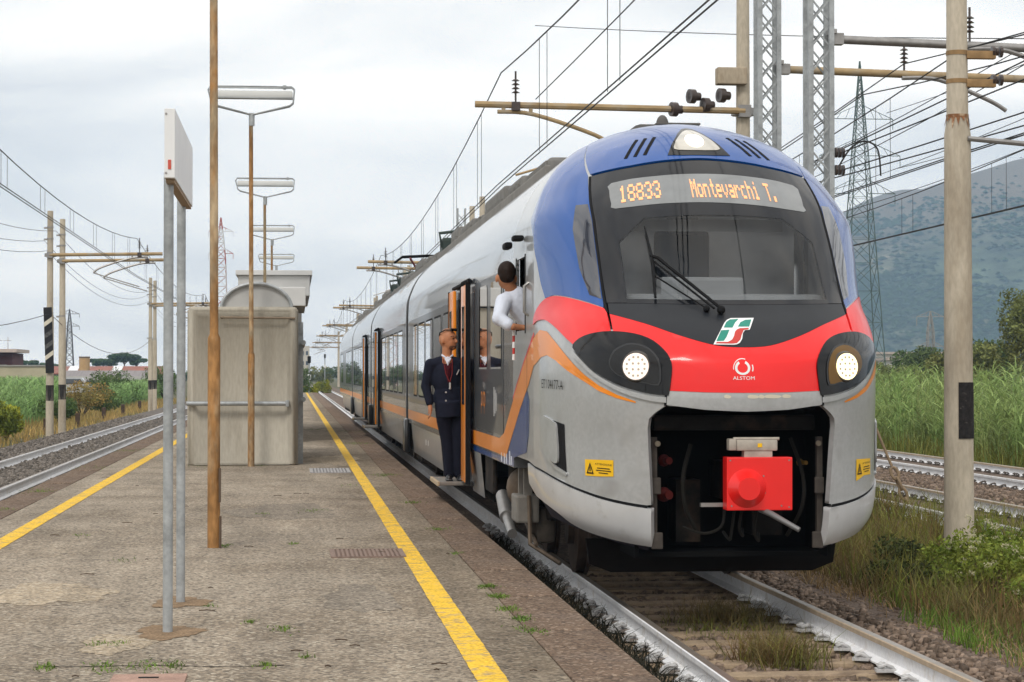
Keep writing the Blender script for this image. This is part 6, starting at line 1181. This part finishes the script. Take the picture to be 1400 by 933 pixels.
# trees
BARK = mat('tree_bark', (.12, .09, .065), .95, 0, var=.25, vs=4)
def tree(name, x, y, h, crown, n, size, m, label, z0=-.42, group=None, trunk=.2):
    t = root(name, (x, y, z0), label, 'tree', group); m_ = MB(); zc = min(c[2] - c[5] * .3 for c in crown); m_.tube([(x, y, z0), (x + .1, y, (z0 + zc) / 2), (x, y, zc)], [trunk, trunk * .8, trunk * .55], 8)
    for c in crown[:7]: m_.tube([(x, y, zc * .8), ((x + c[0]) / 2 + .1, (y + c[1]) / 2, (zc + c[2]) / 2), c[:3]], [trunk * .5, trunk * .3, trunk * .1], 6)
    m_.build('trunk', BARK, t, True); V, F = leafcloud(crown, n, size); link('crown', mesh_np('crown', V, F), m, t); return t
def lobes(x, y, z, rx, rz, k, sx=.45): return [(x + rng.uniform(-1, 1) * rx * .7, y + rng.uniform(-1, 1) * rx * .5, z + rng.uniform(-1, 1) * rz * .6, rx * rng.uniform(sx * .7, sx * 1.1), rx * rng.uniform(sx * .7, sx), rz * rng.uniform(.4, .65)) for _ in range(k)]
PINE = leaf_mat('pine_green', (.05, .10, .035), (.08, .13, .045), .5, .1); TG = leaf_mat('tree_olive', (.14, .16, .05), (.20, .20, .06), .4); TD = leaf_mat('tree_deep', (.06, .10, .035), (.10, .135, .045), .4)
tree('umbrella_pine', -38.0, 500, 6, lobes(-38.0, 500, 5.4, 3.6, 1.1, 10), 5200, .26, PINE, 'tallest rounded umbrella pine behind the sheds', group='umbrella pines')
tree('umbrella_pine', -43.2, 505, 5, lobes(-43.2, 505, 4.4, 3.6, .8, 10), 4200, .26, PINE, 'low broad umbrella pine left of the tallest one', group='umbrella pines'); tree('umbrella_pine', -36.0, 508, 5, lobes(-35.6, 508, 4.6, 2.0, .8, 7), 2600, .26, PINE, 'small umbrella pine at the right of the group', group='umbrella pines')
tree('umbrella_pine', -62, 520, 5, lobes(-62.5, 520, 4.4, 3.2, .9, 9), 3600, .26, PINE, 'umbrella pine right of the red workshop', group='umbrella pines'); tree('umbrella_pine', -57, 525, 4, lobes(-57, 525, 3.7, 2.5, .6, 8), 2400, .26, PINE, 'low pine behind the striped marker board', group='umbrella pines')
tree('feathery_tree', 40.2, 116, 7, lobes(40.2, 116, 4.2, 2.3, 2.5, 20, .38), 10000, .11, TG, 'tall feathery olive tree at the right edge', group='trees beyond the reeds')
for x, y, z, rx, rz, m, lb in ((43.5, 135, 2.6, 3.0, 1.8, TD, 'dark round tree right of the thick mast'), (40.0, 128, 2.2, 2.4, 1.5, TG, 'olive bushy tree between the thick mast and the feathery tree'), (48.0, 132, 3.0, 3.0, 2.0, TG, 'olive tree at the right edge behind the feathery tree'), (48.5, 165, 2.2, 2.9, 1.7, TD, 'dark shrubby tree between the train and the thick mast'), (44.6, 160, 1.9, 2.0, 1.3, TG, 'olive shrub behind the pylon foot'), (52.6, 170, 2.1, 2.2, 1.5, TD, 'dark tree just left of the thick mast')):
    tree('bushy_tree', x, y, 4, lobes(x, y, z, rx, rz, 14, .4), 5200, .14, m, lb, group='trees beyond the reeds')
for x, y, m, lb in ((66, 335, TD, 'distant tree just right of the train nose'), (84, 350, TG, 'distant olive tree below the small grey mast'), (101, 345, TD, 'distant dark tree left of the thick mast'), (122, 352, TG, 'distant tree right of the thick mast'), (138, 345, TD, 'distant tree at the right edge below the hill')):
    tree('distant_tree', x, y, 5, lobes(x, y, 2.4, 4.5, 1.9, 8, .5), 1500, .3, m, lb, group='distant trees at the foot of the hill')
for x, y, m, lb in ((-11, 330, TD, 'distant tree seen just left of the shelter'), (-15.5, 380, TG, 'distant tree between the sign posts and the far mast pair'), (-20, 430, TD, 'distant tree right of the umbrella pines')):
    tree('distant_tree', x, y, 5, lobes(x, y, 1.6, 2.4, 1.5, 8, .5), 1300, .25, m, lb, group='distant trees on the left')

for x, y, rr, m, lb in ((-3.2, 300, 2.2, TD, 'distant dark tree behind the platform end bush'), (1.6, 380, 2.6, TG, 'distant olive tree far down the line, left of the rails'), (9.0, 420, 3.2, TD, 'distant tree behind the far end of the train'), (6.2, 425, 2.4, TG, 'distant low tree where the tracks vanish'), (-1., 430, 3.0, TD, 'farthest dark tree above the platform end')):
    tree('distant_tree', x, y, 5, lobes(x, y, 1.7, rr, 1.6, 8, .5), 1500, .22, m, lb, group='distant trees down the line')

# marker stumps along the left track
for k, (x, y) in enumerate(((-9.38, 84.87), (-9.34, 96.65), (-9.55, 112.3), (-9.53, 124.4), (-9.64, 139.45))):
    t = root('wooden_stump', (x, y, -.42), 'short dark wooden stump beside the left track, %s from the camera' % ['first', 'second', 'third', 'fourth', 'fifth'][k], 'stump', 'stumps along the left track'); m_ = MB(); m_.box((x, y, -.12), (.20, .20, .60), bev=.03); m_.build('block', mat('stump', (.075, .05, .035), .95, 0, var=.3, vs=8), t); m_ = MB(); m_.box((x, y, .185), (.17, .17, .02)); m_.build('top', mat('stump_top', (.12, .085, .06), .95), t)
# guy rod with shackles
t = root('mast_guy', (9.38, 32.8, -.2), 'rusty guy rod with chain links anchored in the grass', 'guy'); m_ = MB(); a, c_ = Vector((9.38, 32.8, -.2)), Vector((7.6, 34.1, 4.8)); d_ = (c_ - a).normalized(); RU = mat('guy_rust', (.26, .19, .12), .8, .2, var=.2, vs=10)
m_.tube([a + d_ * .75, c_], .022, 8); m_.build('rod', RU, t, True)
for k in range(4): p = a + d_ * (.12 + .17 * k); m_ = MB(); m_.tube([p + d_ * (.10 * math.cos(q_)) + d_.cross(Vector((0, 1, 0) if k % 2 else (1, 0, 0))).normalized() * (.055 * math.sin(q_)) for q_ in np.linspace(0, 6.283, 13)], .024, 6); m_.build('chain_link', RU, t, True)

# ================================================================== HAZE
hz = MB(); hz.box((1000, 1310, 132), (3600, 2860, 268)); hzo = hz.build('haze', None, kind='stuff')
hm = bpy.data.materials.new('haze'); hm.use_nodes = True; hn = hm.node_tree; hn.nodes.remove(hn.nodes['Principled BSDF']); pv = hn.nodes.new('ShaderNodeVolumePrincipled'); pv.inputs['Color'].default_value = (.48, .72, 1, 1); pv.inputs['Density'].default_value = .00025; pv.inputs['Anisotropy'].default_value = 0
hn.links.new(pv.outputs[0], hn.nodes['Material Output'].inputs['Volume']); hzo.data.materials.append(hm)
